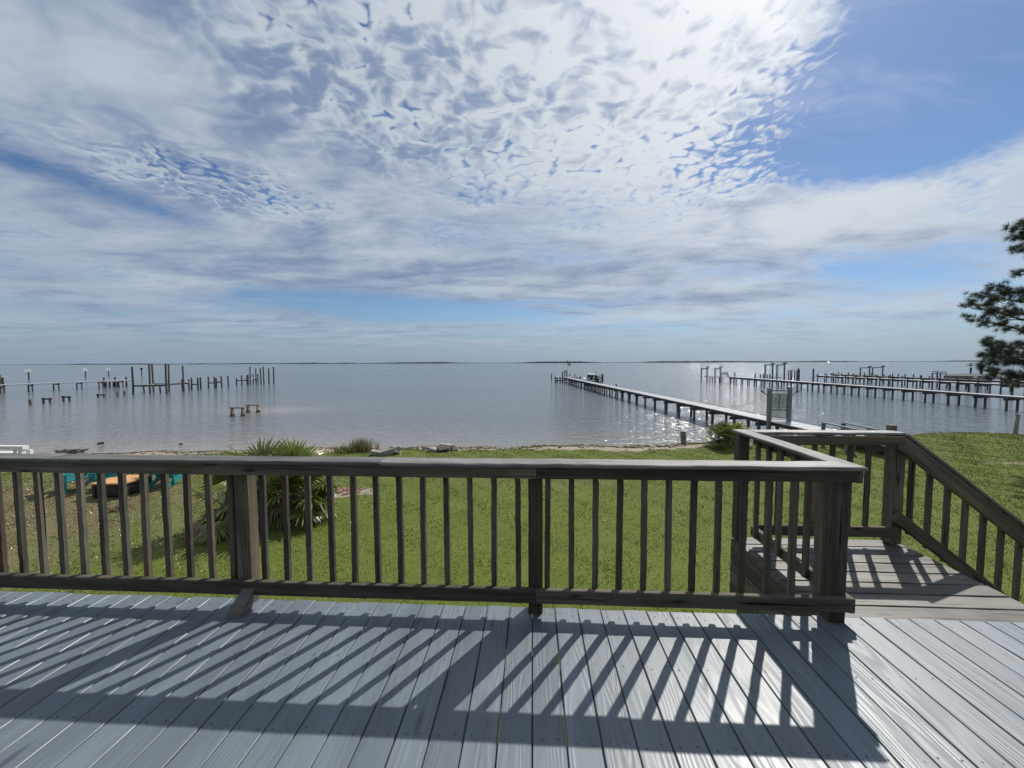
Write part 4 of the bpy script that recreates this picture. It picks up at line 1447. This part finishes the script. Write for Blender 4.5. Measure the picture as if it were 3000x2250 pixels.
q1 = lambda x, y: (370 + x * 0.20796, 1040 + y * 0.20796)
ruin = thing('ruined_dock', 'ruined dock of tall bare pilings with remnant beams, left bay', 'dock', GZ(480, 1154, WATER_Z))
RP = {}
for k, (x, yt, yb) in enumerate(((100, 165, 555), (335, 130, 545), (390, 130, 520), (567, 120, 548), (605, 125, 525), (815, 150, 520), (255, 440, 535), (480, 440, 530), (788, 340, 505), (883, 340, 505))):
    px, pt = q1(x, yt)
    _, pb = q1(x, yb)
    RP[x] = pole(ruin, px, pt, pb, 0.12 if yt < 200 else 0.10, 'piling', 310 + k, random.uniform(-.02, .02))
zb_ = -1.62
for a_, e_, mat in ((100, 567, M_PILE), (390, 605, M_PILE), (605, 883, M_PILE), (335, 390, M_PIERTOP)):
    b_ = MB()
    b_.bar((RP[a_].x, RP[a_].y, zb_), (RP[e_].x, RP[e_].y, zb_ + 0.02), 0.16, 0.22)
    b_.part('beam', M_PILE, ruin)
for a_, e_, s0, s1 in ((100, 567, 0.36, 0.62), (100, 567, 0.70, 0.97), (605, 883, 0.82, 1.0)):
    b_ = MB()
    A_, E_ = RP[a_].copy(), RP[e_].copy()
    A_.z = E_.z = zb_ + 0.15
    b_.bar(A_.lerp(E_, s0), A_.lerp(E_, s1), 0.5, 0.05)
    b_.part('plank', M_PIERTOP, ruin)


def hframe(label, posts, beams, plank=None):
    root = thing('piling_cluster', label, 'pilings', GZ(*q1(posts[0][0], posts[0][2]), WATER_Z))
    T_ = []
    for k, (x, yt, yb) in enumerate(posts):
        px, pt = q1(x, yt)
        _, pb = q1(x, yb)
        T_.append(pole(root, px, pt, pb, 0.12, 'piling', 330 + k, random.uniform(-.015, .015)))
    for i, j, yy in beams:
        za = GY(q1(posts[i][0], yy)[0], q1(0, yy)[1], T_[i].y).z
        b_ = MB()
        b_.bar((T_[i].x, T_[i].y, za), (T_[j].x, T_[j].y, za), 0.14, 0.2)
        b_.part('beam', M_PILE, root)
    if plank:
        b_ = MB()
        b_.bar((T_[plank[0]].x, T_[plank[0]].y, -1.75), (T_[plank[1]].x, T_[plank[1]].y, -1.5), 0.35, 0.06)
        b_.part('plank', M_WHITE, root)


hframe('H-shaped piling pair with cross beam, first right of the ruined dock', [(922, 320, 495), (1012, 318, 492)], [(0, 1, 415)])
hframe('four pilings forming a double H, middle of the left bay', [(1160, 305, 466), (1245, 305, 464), (1273, 325, 460), (1347, 300, 458)], [(0, 1, 395), (2, 3, 385)])
hframe('cluster of pilings with long cross beam, right of the lone pile', [(1557, 325, 425), (1628, 283, 428), (1705, 283, 420), (1720, 272, 416)], [(0, 2, 362)])
hframe('tall pilings with a white slanted plank, rightmost frame in left bay', [(1750, 165, 412), (1790, 270, 405), (1830, 187, 408), (1857, 270, 402)], [(1, 3, 345)], (0, 2))
for k, (x, yt, yb, lab) in enumerate(((1048, 313, 480, 'lone piling just right of the first H-shaped pair'), (1440, 293, 445, 'lone piling between the double H and the piling cluster'),
                                      (1900, 185, 402, 'first of four tall bare piles right of the white plank'), (1940, 165, 408, 'tallest, second of four bare piles in the left bay'),
                                      (2010, 188, 406, 'third of four tall bare piles in the left bay'), (2078, 165, 404, 'pale-topped last pile of the left bay'))):
    px, pt = q1(x, yt)
    _, pb = q1(x, yb)
    root = thing('piling', lab, 'piling', GZ(px, pb, WATER_Z))
    top = pole(root, px, pt, pb, 0.13, 'shaft', 350 + k, random.uniform(-.02, .02))
    if x == 2078:
        b_ = MB()
        b_.tube([top, top + Vector((0, 0, 0.12)), top + Vector((0, 0, 0.28))], [0.17, 0.17, 0.02], 8)
        b_.part('cap', M_WHITE, root)
# piles at the left edge of the view
for k, (px, pt, pb, lab) in enumerate(((1, 1098, 1138, 'thick pile at the very left edge behind the far left pier'), (9, 1106, 1132, 'thinner pile second from the left edge'))):
    root = thing('piling', lab, 'piling', GZ(px, pb, WATER_Z))
    pole(root, px, pt, pb, 0.18, 'shaft', 360 + k)


def bent(label, pxs, pt, pb, group=None):
    root = thing('broken_bent', label, 'dock remnant', GZ(pxs[0], pb, WATER_Z))
    T_ = [pole(root, x, pt, pb, 0.11, 'piling', 370 + i, random.uniform(-.04, .04)) for i, x in enumerate(pxs)]
    b_ = MB()
    d_ = (T_[1] - T_[0])
    b_.bar(T_[0] - d_ * 0.25 - Vector((0, 0, 0.14)), T_[1] + d_ * 0.25 - Vector((0, 0, 0.14)), 0.12, 0.16)
    b_.part('beam', M_PILE, root)


bent('broken two-post bent low in the water, left of three', (128.7, 148), 1165.5, 1182)
bent('broken two-post bent low in the water, middle of three', (185.6, 203.7), 1160, 1176)
bent('broken two-post bent low in the water, right of three', (288, 305.5), 1154, 1164)
for px, pt, pb, lab in ((91.5, 1170, 1187, 'short leaning stump left of the broken bents'), (346.6, 1147, 1161, 'first of two short stumps left of the ruined dock'), (367, 1145, 1158, 'second of two short stumps left of the ruined dock')):
    root = thing('piling', lab, 'piling', GZ(px, pb, WATER_Z))
    pole(root, px, pt, pb, 0.11, 'shaft', int(px), 0.06)


def tan_frame(label, pxs, pt, pb):
    root = thing('timber_trestle', label, 'dock remnant', GZ(pxs[0], pb, WATER_Z))
    A_ = [base_top(x, pt, pb) for x in pxs]
    for q, zt in A_:
        b_ = MB()
        b_.box(q.x - 0.09, q.x + 0.09, q.y - 0.09, q.y + 0.09, BED, zt - 0.08)
        b_.part('post', M_TANW, root)
        b_ = MB()
        b_.tube([(q.x, q.y, BED), (q.x, q.y, WATER_Z + 0.10), (q.x, q.y, WATER_Z + 0.24)], [0.2, 0.2, 0.12], 7)
        b_.part('barnacled_foot', M_STONE, root)
    b_ = MB()
    d_ = (A_[1][0] - A_[0][0]).normalized() * 0.16
    b_.bar(Vector((A_[0][0].x, A_[0][0].y, A_[0][1] - 0.04)) - d_, Vector((A_[1][0].x, A_[1][0].y, A_[0][1] - 0.04)) + d_, 0.2, 0.10)
    b_.part('beam', M_TANW, root)


tan_frame('left of two pale timber frames standing on the sandbar', (681, 712), 1193.5, 1219)
tan_frame('right of two pale timber frames standing on the sandbar', (727, 756.5), 1185.5, 1208)
for px, s0, s1, pb, lab, w_ in ((82, 1080.5, 1090, 1112, 'largest white sign board on a piling, far left', 13), (249, 1078.5, 1087.5, 1106, 'middle white sign board on a piling in the bay', 10),
                                (317, 1077, 1085.5, 1103, 'white sign board on a piling nearest the left pier head', 9.5), (414, 1077, 1084, 1101, 'small dark box with white top on a piling', 5.5)):
    q = GZ(px, pb, WATER_Z)
    z1 = GY(px, s0, q.y).z
    z0 = GY(px, s1, q.y).z
    hw = (GY(px + w_, s0, q.y) - GY(px, s0, q.y)).length / 2
    root = thing('sign_board', lab, 'sign', q)
    part('piling', piling_mesh(z1 - BED - 0.1, 0.16, int(px)), root, frame((q.x, q.y + 0.2, BED), (1, 0, 0), (0, 1, 0)))
    h_ = z1 - z0
    b_ = MB()
    prof = [(-hw, 0), (hw, 0), (hw * 1.05, h_ * 0.8), (hw * 0.4, h_), (-hw * 0.9, h_ * 0.92)]
    n_ = len(prof)
    # boards are turned to face east along the shore
    b_.add([(q.x + a * 0.32 + 0.2, q.y + a * 0.95, z0 + e) for a, e in prof] + [(q.x + a * 0.32 + 0.15, q.y + a * 0.95 + 0.015, z0 + e) for a, e in prof],
           [tuple(range(n_)), tuple(range(n_, 2 * n_))[::-1]] + [(i, i + n_, (i + 1) % n_ + n_, (i + 1) % n_) for i in range(n_)])
    b_.part('panel', M_BLACK if px == 414 else M_WHITE, root)
    if px == 414:
        b_ = MB()
        b_.box(q.x - hw, q.x + hw, q.y - 0.3, q.y + 0.3, z1, z1 + 0.2)
        b_.part('cap', M_WHITE, root)

# ------------------------------------------------------------------ shore: stumps, rubble, driftwood
gz = lambda x, y: float(ground(x, y))
st = thing('stump_post', 'short square grey post at the waterline left of the palmetto bush', 'post', (7.85, 20.3, WATER_Z))
b_ = MB()
b_.bar((7.87, 20.3, -3.4), (7.80, 20.3, -2.06), 0.21, 0.21, (0, 1, 0))
b_.part('shaft', M_OLDW, st)
b_ = MB()
b_.bar((7.80, 20.3, -2.058), (7.797, 20.3, -2.02), 0.23, 0.23, (0, 1, 0))
b_.part('weathered_top', M_OLDW, st)
rp = thing('mooring_post', 'tall leaning grey post at the right lawn edge by the water', 'post', (23.75, 20.0, -2.3))
b_ = MB()
b_.tube([(23.55, 20.0, -2.9), (23.60, 20.0, -2.0), (23.66, 20.0, -1.09)], [0.085, 0.078, 0.08], 10)
b_.part('shaft', M_OLDW, rp, smooth=True)
b_ = MB()
b_.tube([(23.66, 20.0, -1.09), (23.662, 20.0, -1.06)], [0.086, 0.07], 10)
b_.part('worn_top', M_PILE, rp)


def slab(seed, sx, sy, sz, mat=M_CONC):
    r_ = random.Random(seed)
    n_ = r_.choice((5, 6, 7))
    ring = [(math.cos(2 * math.pi * i / n_ + r_.uniform(-.25, .25)) * sx * r_.uniform(.75, 1.1), math.sin(2 * math.pi * i / n_ + r_.uniform(-.2, .2)) * sy * r_.uniform(.75, 1.1)) for i in range(n_)]
    v_ = [(x, y, -sz + r_.uniform(-.1, .1) * sz) for x, y in ring] + [(x * r_.uniform(.85, .97), y * r_.uniform(.85, .97), sz + r_.uniform(-.3, .3) * sz) for x, y in ring]
    return mesh('slab', v_, [tuple(range(n_))[::-1], tuple(range(n_, 2 * n_))] + [(i, (i + 1) % n_, (i + 1) % n_ + n_, i + n_) for i in range(n_)], mat)


big = [('large tilted pale concrete slab beside the tan grass clump', 1130, 1322, 0.62, 0.36, 0.10, (0.25, -0.28, 0.2)),
       ('pointed concrete slab leaning at the right of the large slab', 1160, 1322, 0.30, 0.24, 0.09, (-0.3, 0.5, 0.8)),
       ('small dark-edged slab at the left foot of the large slab', 1098, 1326, 0.22, 0.2, 0.08, (0.2, 0.2, 1.2)),
       ('flat slab lying on top of the second rubble heap', 1312, 1309, 0.40, 0.20, 0.05, (0.08, 0.10, 0.1)),
       ('dark slab under the flat slab of the second heap', 1300, 1317, 0.30, 0.26, 0.10, (0.3, -0.1, 0.6)),
       ('broken slab at the right end of the second heap', 1330, 1316, 0.26, 0.2, 0.08, (-0.3, 0.2, 1.0)),
       ('pale slab at the left end of the second heap', 1270, 1318, 0.28, 0.2, 0.07, (0.15, 0.2, 0.3))]
for k, (lab, px, py, sx, sy, sz, rot) in enumerate(big):
    z = -2.30
    for _ in range(4):
        q = GZ(px, py, z)
        z = gz(q.x, q.y) + sz * 0.9 + (0.14 if 'on top' in lab else 0.02)
    M_ = Matrix.Translation((q.x, q.y, z)) @ Matrix.Rotation(rot[2], 4, 'Z') @ Matrix.Rotation(rot[0], 4, 'X') @ Matrix.Rotation(rot[1], 4, 'Y')
    solo('concrete_slab', slab(400 + k, sx, sy, sz, M_STONE if 'dark slab' in lab else M_CONC), lab, 'concrete slab', M_)
r = random.Random(5)
rock_m = [slab(420 + k, 0.13, 0.11, 0.05, M_CONC if k % 2 else M_STONE) for k in range(6)]
for k in range(70):
    px = r.choice((r.uniform(1180, 1280), r.uniform(1340, 1500), r.uniform(1600, 1900), r.uniform(1900, 2010)))
    py = 1318 - (px - 1200) * 0.012 + r.uniform(-4, 5)
    q = GZ(px, py, -2.35)
    z = gz(q.x, q.y)
    q = GZ(px, py, z)
    s_ = r.uniform(0.35, 1.1)
    M_ = Matrix.Translation((q.x, q.y, gz(q.x, q.y) + 0.02)) @ Matrix.Rotation(r.uniform(0, 6), 4, 'Z') @ Matrix.Rotation(r.uniform(-.4, .4), 4, 'X') @ Matrix.Scale(s_, 4)
    solo('rubble_stone', rock_m[k % 6], 'small broken stone in the rubble line along the lawn edge', 'stone', M_, 'rubble stones along the lawn edge')
for k, (px, py) in enumerate(((295, 1301), (530, 1303))):
    q = GZ(px, py, WATER_Z)
    solo('rock', slab(440 + k, 0.17, 0.13, 0.08, M_STONE), ('larger dark rock breaking the shallow water by the driftwood', 'smaller dark rock breaking the shallow water above the palm')[k], 'rock',
         Matrix.Translation((q.x, q.y, WATER_Z + 0.03)) @ Matrix.Scale(1.0 if k == 0 else 0.6, 4))
# driftwood at the water's edge
dw = thing('driftwood', 'dark branching driftwood log lying at the left waterline', 'driftwood', GZ(212, 1324, WATER_Z))
A_, E_ = GZ(164, 1328, WATER_Z + 0.05), GZ(262, 1320, WATER_Z + 0.05)
b_ = MB()
pts = [A_.lerp(E_, i / 8) + Vector((0, r.uniform(-.05, .05), 0.04 * math.sin(i * 0.9) + 0.05)) for i in range(9)]
b_.tube(pts, [0.05, 0.085, 0.10, 0.11, 0.10, 0.10, 0.085, 0.06, 0.03], 7)
b_.part('trunk', M_DRIFT, dw)
for i, (dx_, dy_, dz_) in ((3, (0.35, 0.15, 0.06)), (5, (0.3, -0.2, 0.05)), (6, (-0.25, 0.2, 0.10)), (2, (-0.3, -0.15, 0.05))):
    b_ = MB()
    b_.tube([pts[i], pts[i] + Vector((dx_, dy_, dz_)) * 0.6, pts[i] + Vector((dx_, dy_, dz_ * 0.8)) * 1.3], [0.055, 0.04, 0.015], 6)
    b_.part('branch', M_DRIFT, dw)
# sun-bleached white bench frame at the left edge
wf = thing('white_bench', 'white painted wooden bench by the water at the left edge', 'bench', (-20.8, 14.2, -2.2))
bq = GY(38, 1306, 14.2)
zt = bq.z
x0, x1 = GY(-60, 1306, 14.2).x, GY(72, 1306, 14.2).x
b_ = MB()
b_.box(x0 - 0.05, x1 + 0.05, 14.10, 14.30, zt - 0.13, zt)
b_.part('top_board', M_WHITE, wf)
for x in (x0 + 0.05, x1 - 0.08):
    for y in ((14.15, 14.55) if x < x0 + 0.1 else (14.15, 14.40)):
        b_ = MB()
        b_.box(x - 0.085, x + 0.085, y - 0.05, y + 0.05, gz(x, y) - 0.1, zt - 0.132 if y < 14.3 else zt - 0.2)
        b_.part('leg', M_WHITE, wf)
b_ = MB()
b_.box(x1 - 0.40, x1 - 0.32, 14.12, 14.18, gz(x1, 14.1), zt - 0.132)
b_.part('inner_post', M_WHITE, wf)
b_ = MB()
b_.box(x0, x1 - 0.25, 14.32, 14.6, zt - 0.36, zt - 0.32)
b_.part('seat', M_WHITE, wf)
# fallen bricks
r = random.Random(9)
bm_ = board(0.2, 0.095, 0.06, M_BRICK, 2, 0.004, 0.006, 3, 'brick')
for k in range(15):
    q = GZ(r.uniform(992, 1072), r.uniform(1431, 1450), -2.08)
    M_ = Matrix.Translation((q.x, q.y, gz(q.x, q.y) + 0.004)) @ Matrix.Rotation(r.uniform(0, 3), 4, 'Z') @ Matrix.Rotation(r.uniform(-.2, .2), 4, 'X')
    solo('brick', bm_, 'reddish brick lying loose in the bare lawn patch', 'brick', M_, 'loose bricks in the lawn')

# ------------------------------------------------------------------ lawn furniture
tb = thing('fire_table', 'low table with orange top and dark panelled base on the lawn', 'table', (-11.65, 10.05, -2.1))
g0 = gz(-11.6, 10)
TA, TB, TC = Vector((-12.09, 9.72, 0)), Vector((-11.20, 9.80, 0)), Vector((-11.27, 10.62, 0))
ux, uy = (TB - TA), (TC - TB)
TD = TA + uy
z0, z1 = g0 + 0.385, g0 + 0.425
quad = [TA, TB, TC, TD]
b_ = MB()
b_.add([(q.x, q.y, z) for z in (z0, z1) for q in quad], [(3, 2, 1, 0), (4, 5, 6, 7), (0, 1, 5, 4), (1, 2, 6, 5), (2, 3, 7, 6), (3, 0, 4, 7)])
b_.part('table_top', M_ORANGE, tb)
cen = (TA + TC) / 2
inn = [cen + (q - cen) * 0.86 for q in quad]
for i in range(4):
    a_, e_ = inn[i], inn[(i + 1) % 4]
    b_ = MB()
    b_.bar((a_.x, a_.y, g0 + 0.225), (e_.x, e_.y, g0 + 0.225), 0.02, 0.31)
    b_.part('side_panel', M_DARKT, tb)
    b_ = MB()
    b_.box(a_.x - 0.04, a_.x + 0.04, a_.y - 0.04, a_.y + 0.04, g0 - 0.03, z0 - 0.002)
    b_.part('leg', M_DARKT, tb)


def adirondack(label, x, y, rz):
    root = thing('adirondack_chair', label, 'chair', (x, y, gz(x, y)), 'slatted teal lawn chairs round the table')
    R_ = Matrix.Translation((x, y, gz(x, y))) @ Matrix.Rotation(rz, 4, 'Z')     # faces local -y

    def pc(nm, fn):
        b_ = MB()
        fn(b_)
        part(nm, b_.make(nm, M_TEAL), root, R_)
    for k in range(6):
        yy = -0.28 + k * 0.095
        zz = 0.37 - (yy + 0.28) * 0.22
        pc('seat_slat', lambda q: q.bar((-0.27, yy, zz), (0.27, yy, zz), 0.08, 0.022))
    for k in range(6):
        xx = -0.225 + k * 0.09
        top = 0.88 - 0.9 * xx * xx * 1.6
        pc('back_slat', lambda q: q.bar((xx * 0.86, 0.20, 0.28), (xx * 1.12, 0.20 + (top - 0.28) * 0.42, top), 0.075, 0.02, (0, 1, 0)))
    for s in (-1, 1):
        pc('armrest', lambda q: q.bar((s * 0.34, -0.36, 0.56), (s * 0.33, 0.34, 0.54), 0.13, 0.024))
        pc('front_leg', lambda q: q.bar((s * 0.30, -0.27, -0.02), (s * 0.30, -0.27, 0.55), 0.09, 0.03, (0, 1, 0)))
        pc('rear_leg', lambda q: q.bar((s * 0.27, -0.30, 0.34), (s * 0.27, 0.62, 0.02), 0.03, 0.12))
        pc('back_post', lambda q: q.bar((s * 0.31, 0.30, 0.10), (s * 0.31, 0.34, 0.55), 0.06, 0.03, (0, 1, 0)))
    for zz, w_ in ((0.42, 0.6), (0.72, 0.56)):
        pc('back_brace', lambda q: q.bar((-w_ / 2, 0.225 + (zz - 0.28) * 0.42 + 0.01, zz), (w_ / 2, 0.225 + (zz - 0.28) * 0.42 + 0.01, zz), 0.03, 0.07))


adirondack('teal slatted chair farthest left of the table', -13.25, 10.35, math.radians(62))
adirondack('teal slatted chair just behind the left corner of the table', -12.45, 10.62, math.radians(25))
adirondack('dark teal slatted chair at the right of the table, back turned', -11.02, 10.98, math.radians(-172))

# ------------------------------------------------------------------ plants
def fan_leaf(seed, petiole, size, mat, nl=22, droop=0.25, spread=1.9):
    """fan palm frond: petiole along +x, leaflets radiating from its end"""
    r_ = random.Random(seed)
    b_ = MB()
    b_.tube([(0, 0, 0), (petiole * 0.5, 0, petiole * 0.05), (petiole, 0, 0)], [0.014, 0.012, 0.009], 5)
    for i in range(nl):
        a = -spread + 2 * spread * i / (nl - 1) + r_.uniform(-.03, .03)
        L = size * (0.72 + 0.28 * math.cos(a * 0.6)) * r_.uniform(.88, 1.08)
        d = Vector((math.cos(a), math.sin(a), 0))
        s = Vector((-d.y, d.x, 0))
        f_ = 0.05 * (1 if i % 2 else -1)
        ws = (0.010, 0.024, 0.020, 0.002)
        ts = (0.04, 0.45, 0.75, 1.0)
        vs = []
        dr = droop * r_.uniform(.5, 1.7)
        for t_, w_ in zip(ts, ws):
            c_ = Vector((petiole, 0, 0)) + d * (L * t_) + Vector((0, 0, 0.10 * size * t_ - dr * L * t_ ** 2.6))
            k_ = w_ * size / 0.55
            vs += [c_ + s * k_ + Vector((0, 0, f_ * k_)), c_ - s * k_ - Vector((0, 0, f_ * k_ * 2))]
        b_.add(vs, [(0, 1, 3, 2), (2, 3, 5, 4), (4, 5, 7, 6)])
    return b_.make('frond', mat)


FR_G = [fan_leaf(500 + k, 0.62, 0.55, M_PALM, 24, 0.18 + 0.08 * k) for k in range(4)]
FR_D = [fan_leaf(510 + k, 0.55, 0.5, M_PALMD, 20, 0.7, 1.6) for k in range(3)]


def palmetto(label, x, y, height, spreadr, nf, seed, stems=1, dead=0.25, scale=1.0):
    r_ = random.Random(seed)
    z = gz(x, y)
    root = thing('palmetto', label, 'palm', (x, y, z))
    for sidx in range(stems):
        ox, oy = (0, 0) if sidx == 0 else (0.62 * scale, 0.15) if sidx == 1 else (r_.uniform(-.45, .45) * spreadr, r_.uniform(-.3, .3) * spreadr)
        hs = height * (0.60 if sidx == 0 else 0.5 if sidx == 1 else r_.uniform(0.25, 0.42))
        b_ = MB()
        pts = [(x + ox, y + oy, z - 0.1), (x + ox * 1.1, y + oy * 1.1, z + hs * 0.5), (x + ox * 1.2, y + oy * 1.2, z + hs)]
        b_.tube(pts, [0.14 * scale, 0.13 * scale, 0.10 * scale], 8)
        b_.part('stem', M_BARK, root)
        n_ = nf // stems
        for i in range(n_):
            dd = r_.random() < dead
            a = i * 2.399 + r_.uniform(-.3, .3)
            e_ = (1.5 - 2.2 * (i / n_) ** 0.9) if not dd else r_.uniform(-1.2, -0.35)
            e_ = max(-1.1, e_ + r_.uniform(-.15, .15))
            d = Vector((math.cos(a) * math.cos(e_), math.sin(a) * math.cos(e_), math.sin(e_)))
            side = Vector((-math.sin(a), math.cos(a), 0)) + Vector((0, 0, r_.uniform(-.5, .5)))
            base = Vector(pts[2]) - Vector((0, 0, (0.45 * hs if dd else 0.25 * hs) * r_.random()))
            s_ = scale * r_.uniform(.8, 1.15)
            M_ = frame(base, d, side) @ Matrix.Scale(s_, 4)
            part('frond', r_.choice(FR_D if dd else FR_G), root, M_)


palmetto('large palmetto clump on the lawn behind the left railing post', -6.3, 8.45, 1.6, 1.3, 160, 3, 4, 0.45, 0.97)
palmetto('dense palmetto bush on the shore beside the landing corner', 8.35, 16.9, 0.75, 0.85, 110, 8, 5, 0.22, 0.66)


def grass_clump(name, label, x, y, rad, h, n_, mat, seed):
    r_ = np.random.default_rng(seed)
    z = gz(x, y)
    v, f = [], []
    for i in range(n_):
        a, q = r_.uniform(0, 6.28), abs(r_.normal(0, .5)) * rad
        bx_, by_ = x + math.cos(a) * q, y + math.sin(a) * q * 0.7
        L = h * r_.uniform(.5, 1.1)
        la = r_.uniform(0, 6.28)
        ln = r_.uniform(.1, .7) * L
        w_ = 0.012
        wa = r_.uniform(0, 6.28)
        k = len(v)
        zz = gz(bx_, by_) - 0.02
        v += [(bx_ - w_ * math.cos(wa), by_ - w_ * math.sin(wa), zz), (bx_ + w_ * math.cos(wa), by_ + w_ * math.sin(wa), zz),
              (bx_ + w_ * .7 * math.cos(wa) + math.cos(la) * ln * .4, by_ + math.sin(la) * ln * .4 + w_ * .7 * math.sin(wa), zz + L * .65),
              (bx_ - w_ * .7 * math.cos(wa) + math.cos(la) * ln * .4, by_ + math.sin(la) * ln * .4 - w_ * .7 * math.sin(wa), zz + L * .65),
              (bx_ + math.cos(la) * ln, by_ + math.sin(la) * ln, zz + L)]
        f += [(k, k + 1, k + 2), (k, k + 2, k + 3), (k + 3, k + 2, k + 4)]
    root = thing(name, label, 'grass clump', (x, y, z))
    part('blades', mesh('blades', v, f, mat), root)


q = GZ(1048, 1333, -2.22)
grass_clump('beach_grass', 'tall tan beach grass clump left of the concrete slabs', q.x, q.y + 0.3, 0.75, 0.62, 420, M_DRYG, 1)
q = GZ(1000, 1336, -2.22)
grass_clump('beach_grass', 'lower greenish grass clump left of the tan one', q.x, q.y + 0.2, 0.7, 0.32, 300, M_PALM, 2)
grass_clump('beach_grass', 'small grass tuft on the crest of the right lawn', 20.3, 20.6, 0.5, 0.35, 160, M_PALMD, 4)
q = GZ(343, 1492, -2.08)
grass_clump('dead_frond_heap', 'small brown heap of dead fronds on the dry lawn', q.x, q.y, 0.34, 0.16, 200, M_PALMD, 3)

# ------------------------------------------------------------------ pine at the right edge: trunk, limbs and needle tufts
TX, TY = 20.6, 14.6
tz = gz(TX, TY)
pine = thing('pine_tree', 'tall pine with shaggy needle clusters at the right edge', 'tree', (TX, TY, tz))
r = random.Random(21)
tp = [Vector((TX + 0.12 * math.sin(i * 0.8), TY + 0.1 * math.cos(i * 0.6), tz - 0.2 + i * 1.25)) for i in range(11)]
b_ = MB()
b_.tube(tp, [0.25 - 0.019 * i for i in range(11)], 10)
b_.part('trunk', M_BARK, pine, smooth=True)
tufts = []
tips = [GY(px, py, TY + dy_) for px, py, dy_ in ((2868, 905, -.3), (2885, 868, .4), (2875, 942, .2), (2905, 890, -.7), (2925, 850, .6), (2905, 1018, -.2), (2912, 1052, .5), (2898, 1085, 0), (2925, 1005, .3), (2925, 1105, .6),
                                                  (2935, 1045, -.5), (2990, 690, .1), (2996, 728, .5), (3015, 800, 0), (3000, 665, -.3), (3110, 580, .3), (3130, 500, 0), (3150, 440, .2))]
for (z, ang, L) in ((1.0, 20, 3.0), (2.2, 75, 2.8), (3.3, 300, 2.6), (4.2, 10, 2.9), (5.2, 80, 2.5), (6.0, 280, 2.3), (7.0, 30, 2.3), (8.3, 100, 1.8), (9.2, 330, 1.4), (9.6, 150, 1.3)):
    a = math.radians(ang)
    tips.append(Vector((TX + math.cos(a) * L, TY + math.sin(a) * L, z)))
for tip in tips:
    flat = Vector((tip.x - TX, tip.y - TY, 0))
    L = flat.length
    d = flat.normalized()
    zb = min(max(tip.z - 0.06 * L, tp[0].z + 1.5), tp[-1].z - 0.2)
    i = (zb - tp[0].z) / 1.25
    base = tp[int(i)].lerp(tp[min(10, int(i) + 1)], i - int(i))
    pts = []
    for k in range(8):
        s_ = k / 7
        pts.append(base.lerp(tip, s_) + Vector((r.uniform(-.06, .06), r.uniform(-.08, .08), -0.06 * L * math.sin(s_ * 3.14) + r.uniform(-.05, .05))))
    b_ = MB()
    b_.tube(pts, [0.07 * (1 - 0.75 * k / 7) for k in range(8)], 6)
    for k in range(2, 8):
        for sg in (-1, 1):
            sd = Vector((-d.y * sg, d.x * sg, 0)) * r.uniform(.4, 1) + d * r.uniform(.2, .8) + Vector((0, 0, r.uniform(-.2, .6)))
            sd.normalize()
            sl_ = r.uniform(0.35, 0.75) * (1.15 - 0.08 * k)
            e_ = pts[k] + sd * sl_
            md = pts[k] + sd * sl_ * .5 + Vector((0, 0, -0.05))
            b_.tube([pts[k], md, e_], [0.022, 0.015, 0.008], 4, False)
            for q_ in (0.35, 0.55, 0.75, 0.9, 1.0):
                for _ in range(2):
                    tufts.append((pts[k].lerp(e_, q_) + Vector((r.uniform(-.13, .13), r.uniform(-.13, .13), r.uniform(-.08, .13))), sd))
        if k > 5:
            tufts.append((pts[k], d))
    b_.part('limb', M_BARK, pine)
n_ = 52
nt = len(tufts)
rr = np.random.default_rng(3)
C_ = np.array([tuple(q_[0]) for q_ in tufts])
D_ = np.array([tuple(q_[1]) for q_ in tufts])
dirs = rr.normal(0, 1, (nt, n_, 3)) * 0.75 + D_[:, None, :] * 0.9 + np.array([0, 0, 0.15])
dirs /= np.linalg.norm(dirs, axis=2, keepdims=True)
Ln = rr.uniform(0.12, 0.22, (nt, n_, 1))
side = np.cross(dirs, rr.normal(0, 1, (nt, n_, 3)))
side /= np.linalg.norm(side, axis=2, keepdims=True)
b0 = C_[:, None, :] + dirs * 0.02
v = np.stack([b0 - side * 0.0042, b0 + side * 0.0042, b0 + dirs * Ln], 2).reshape(-1, 3)
part('needle_foliage', tri_mesh('needle_foliage', v, np.arange(len(v)).reshape(-1, 3), M_NEEDLE), pine)
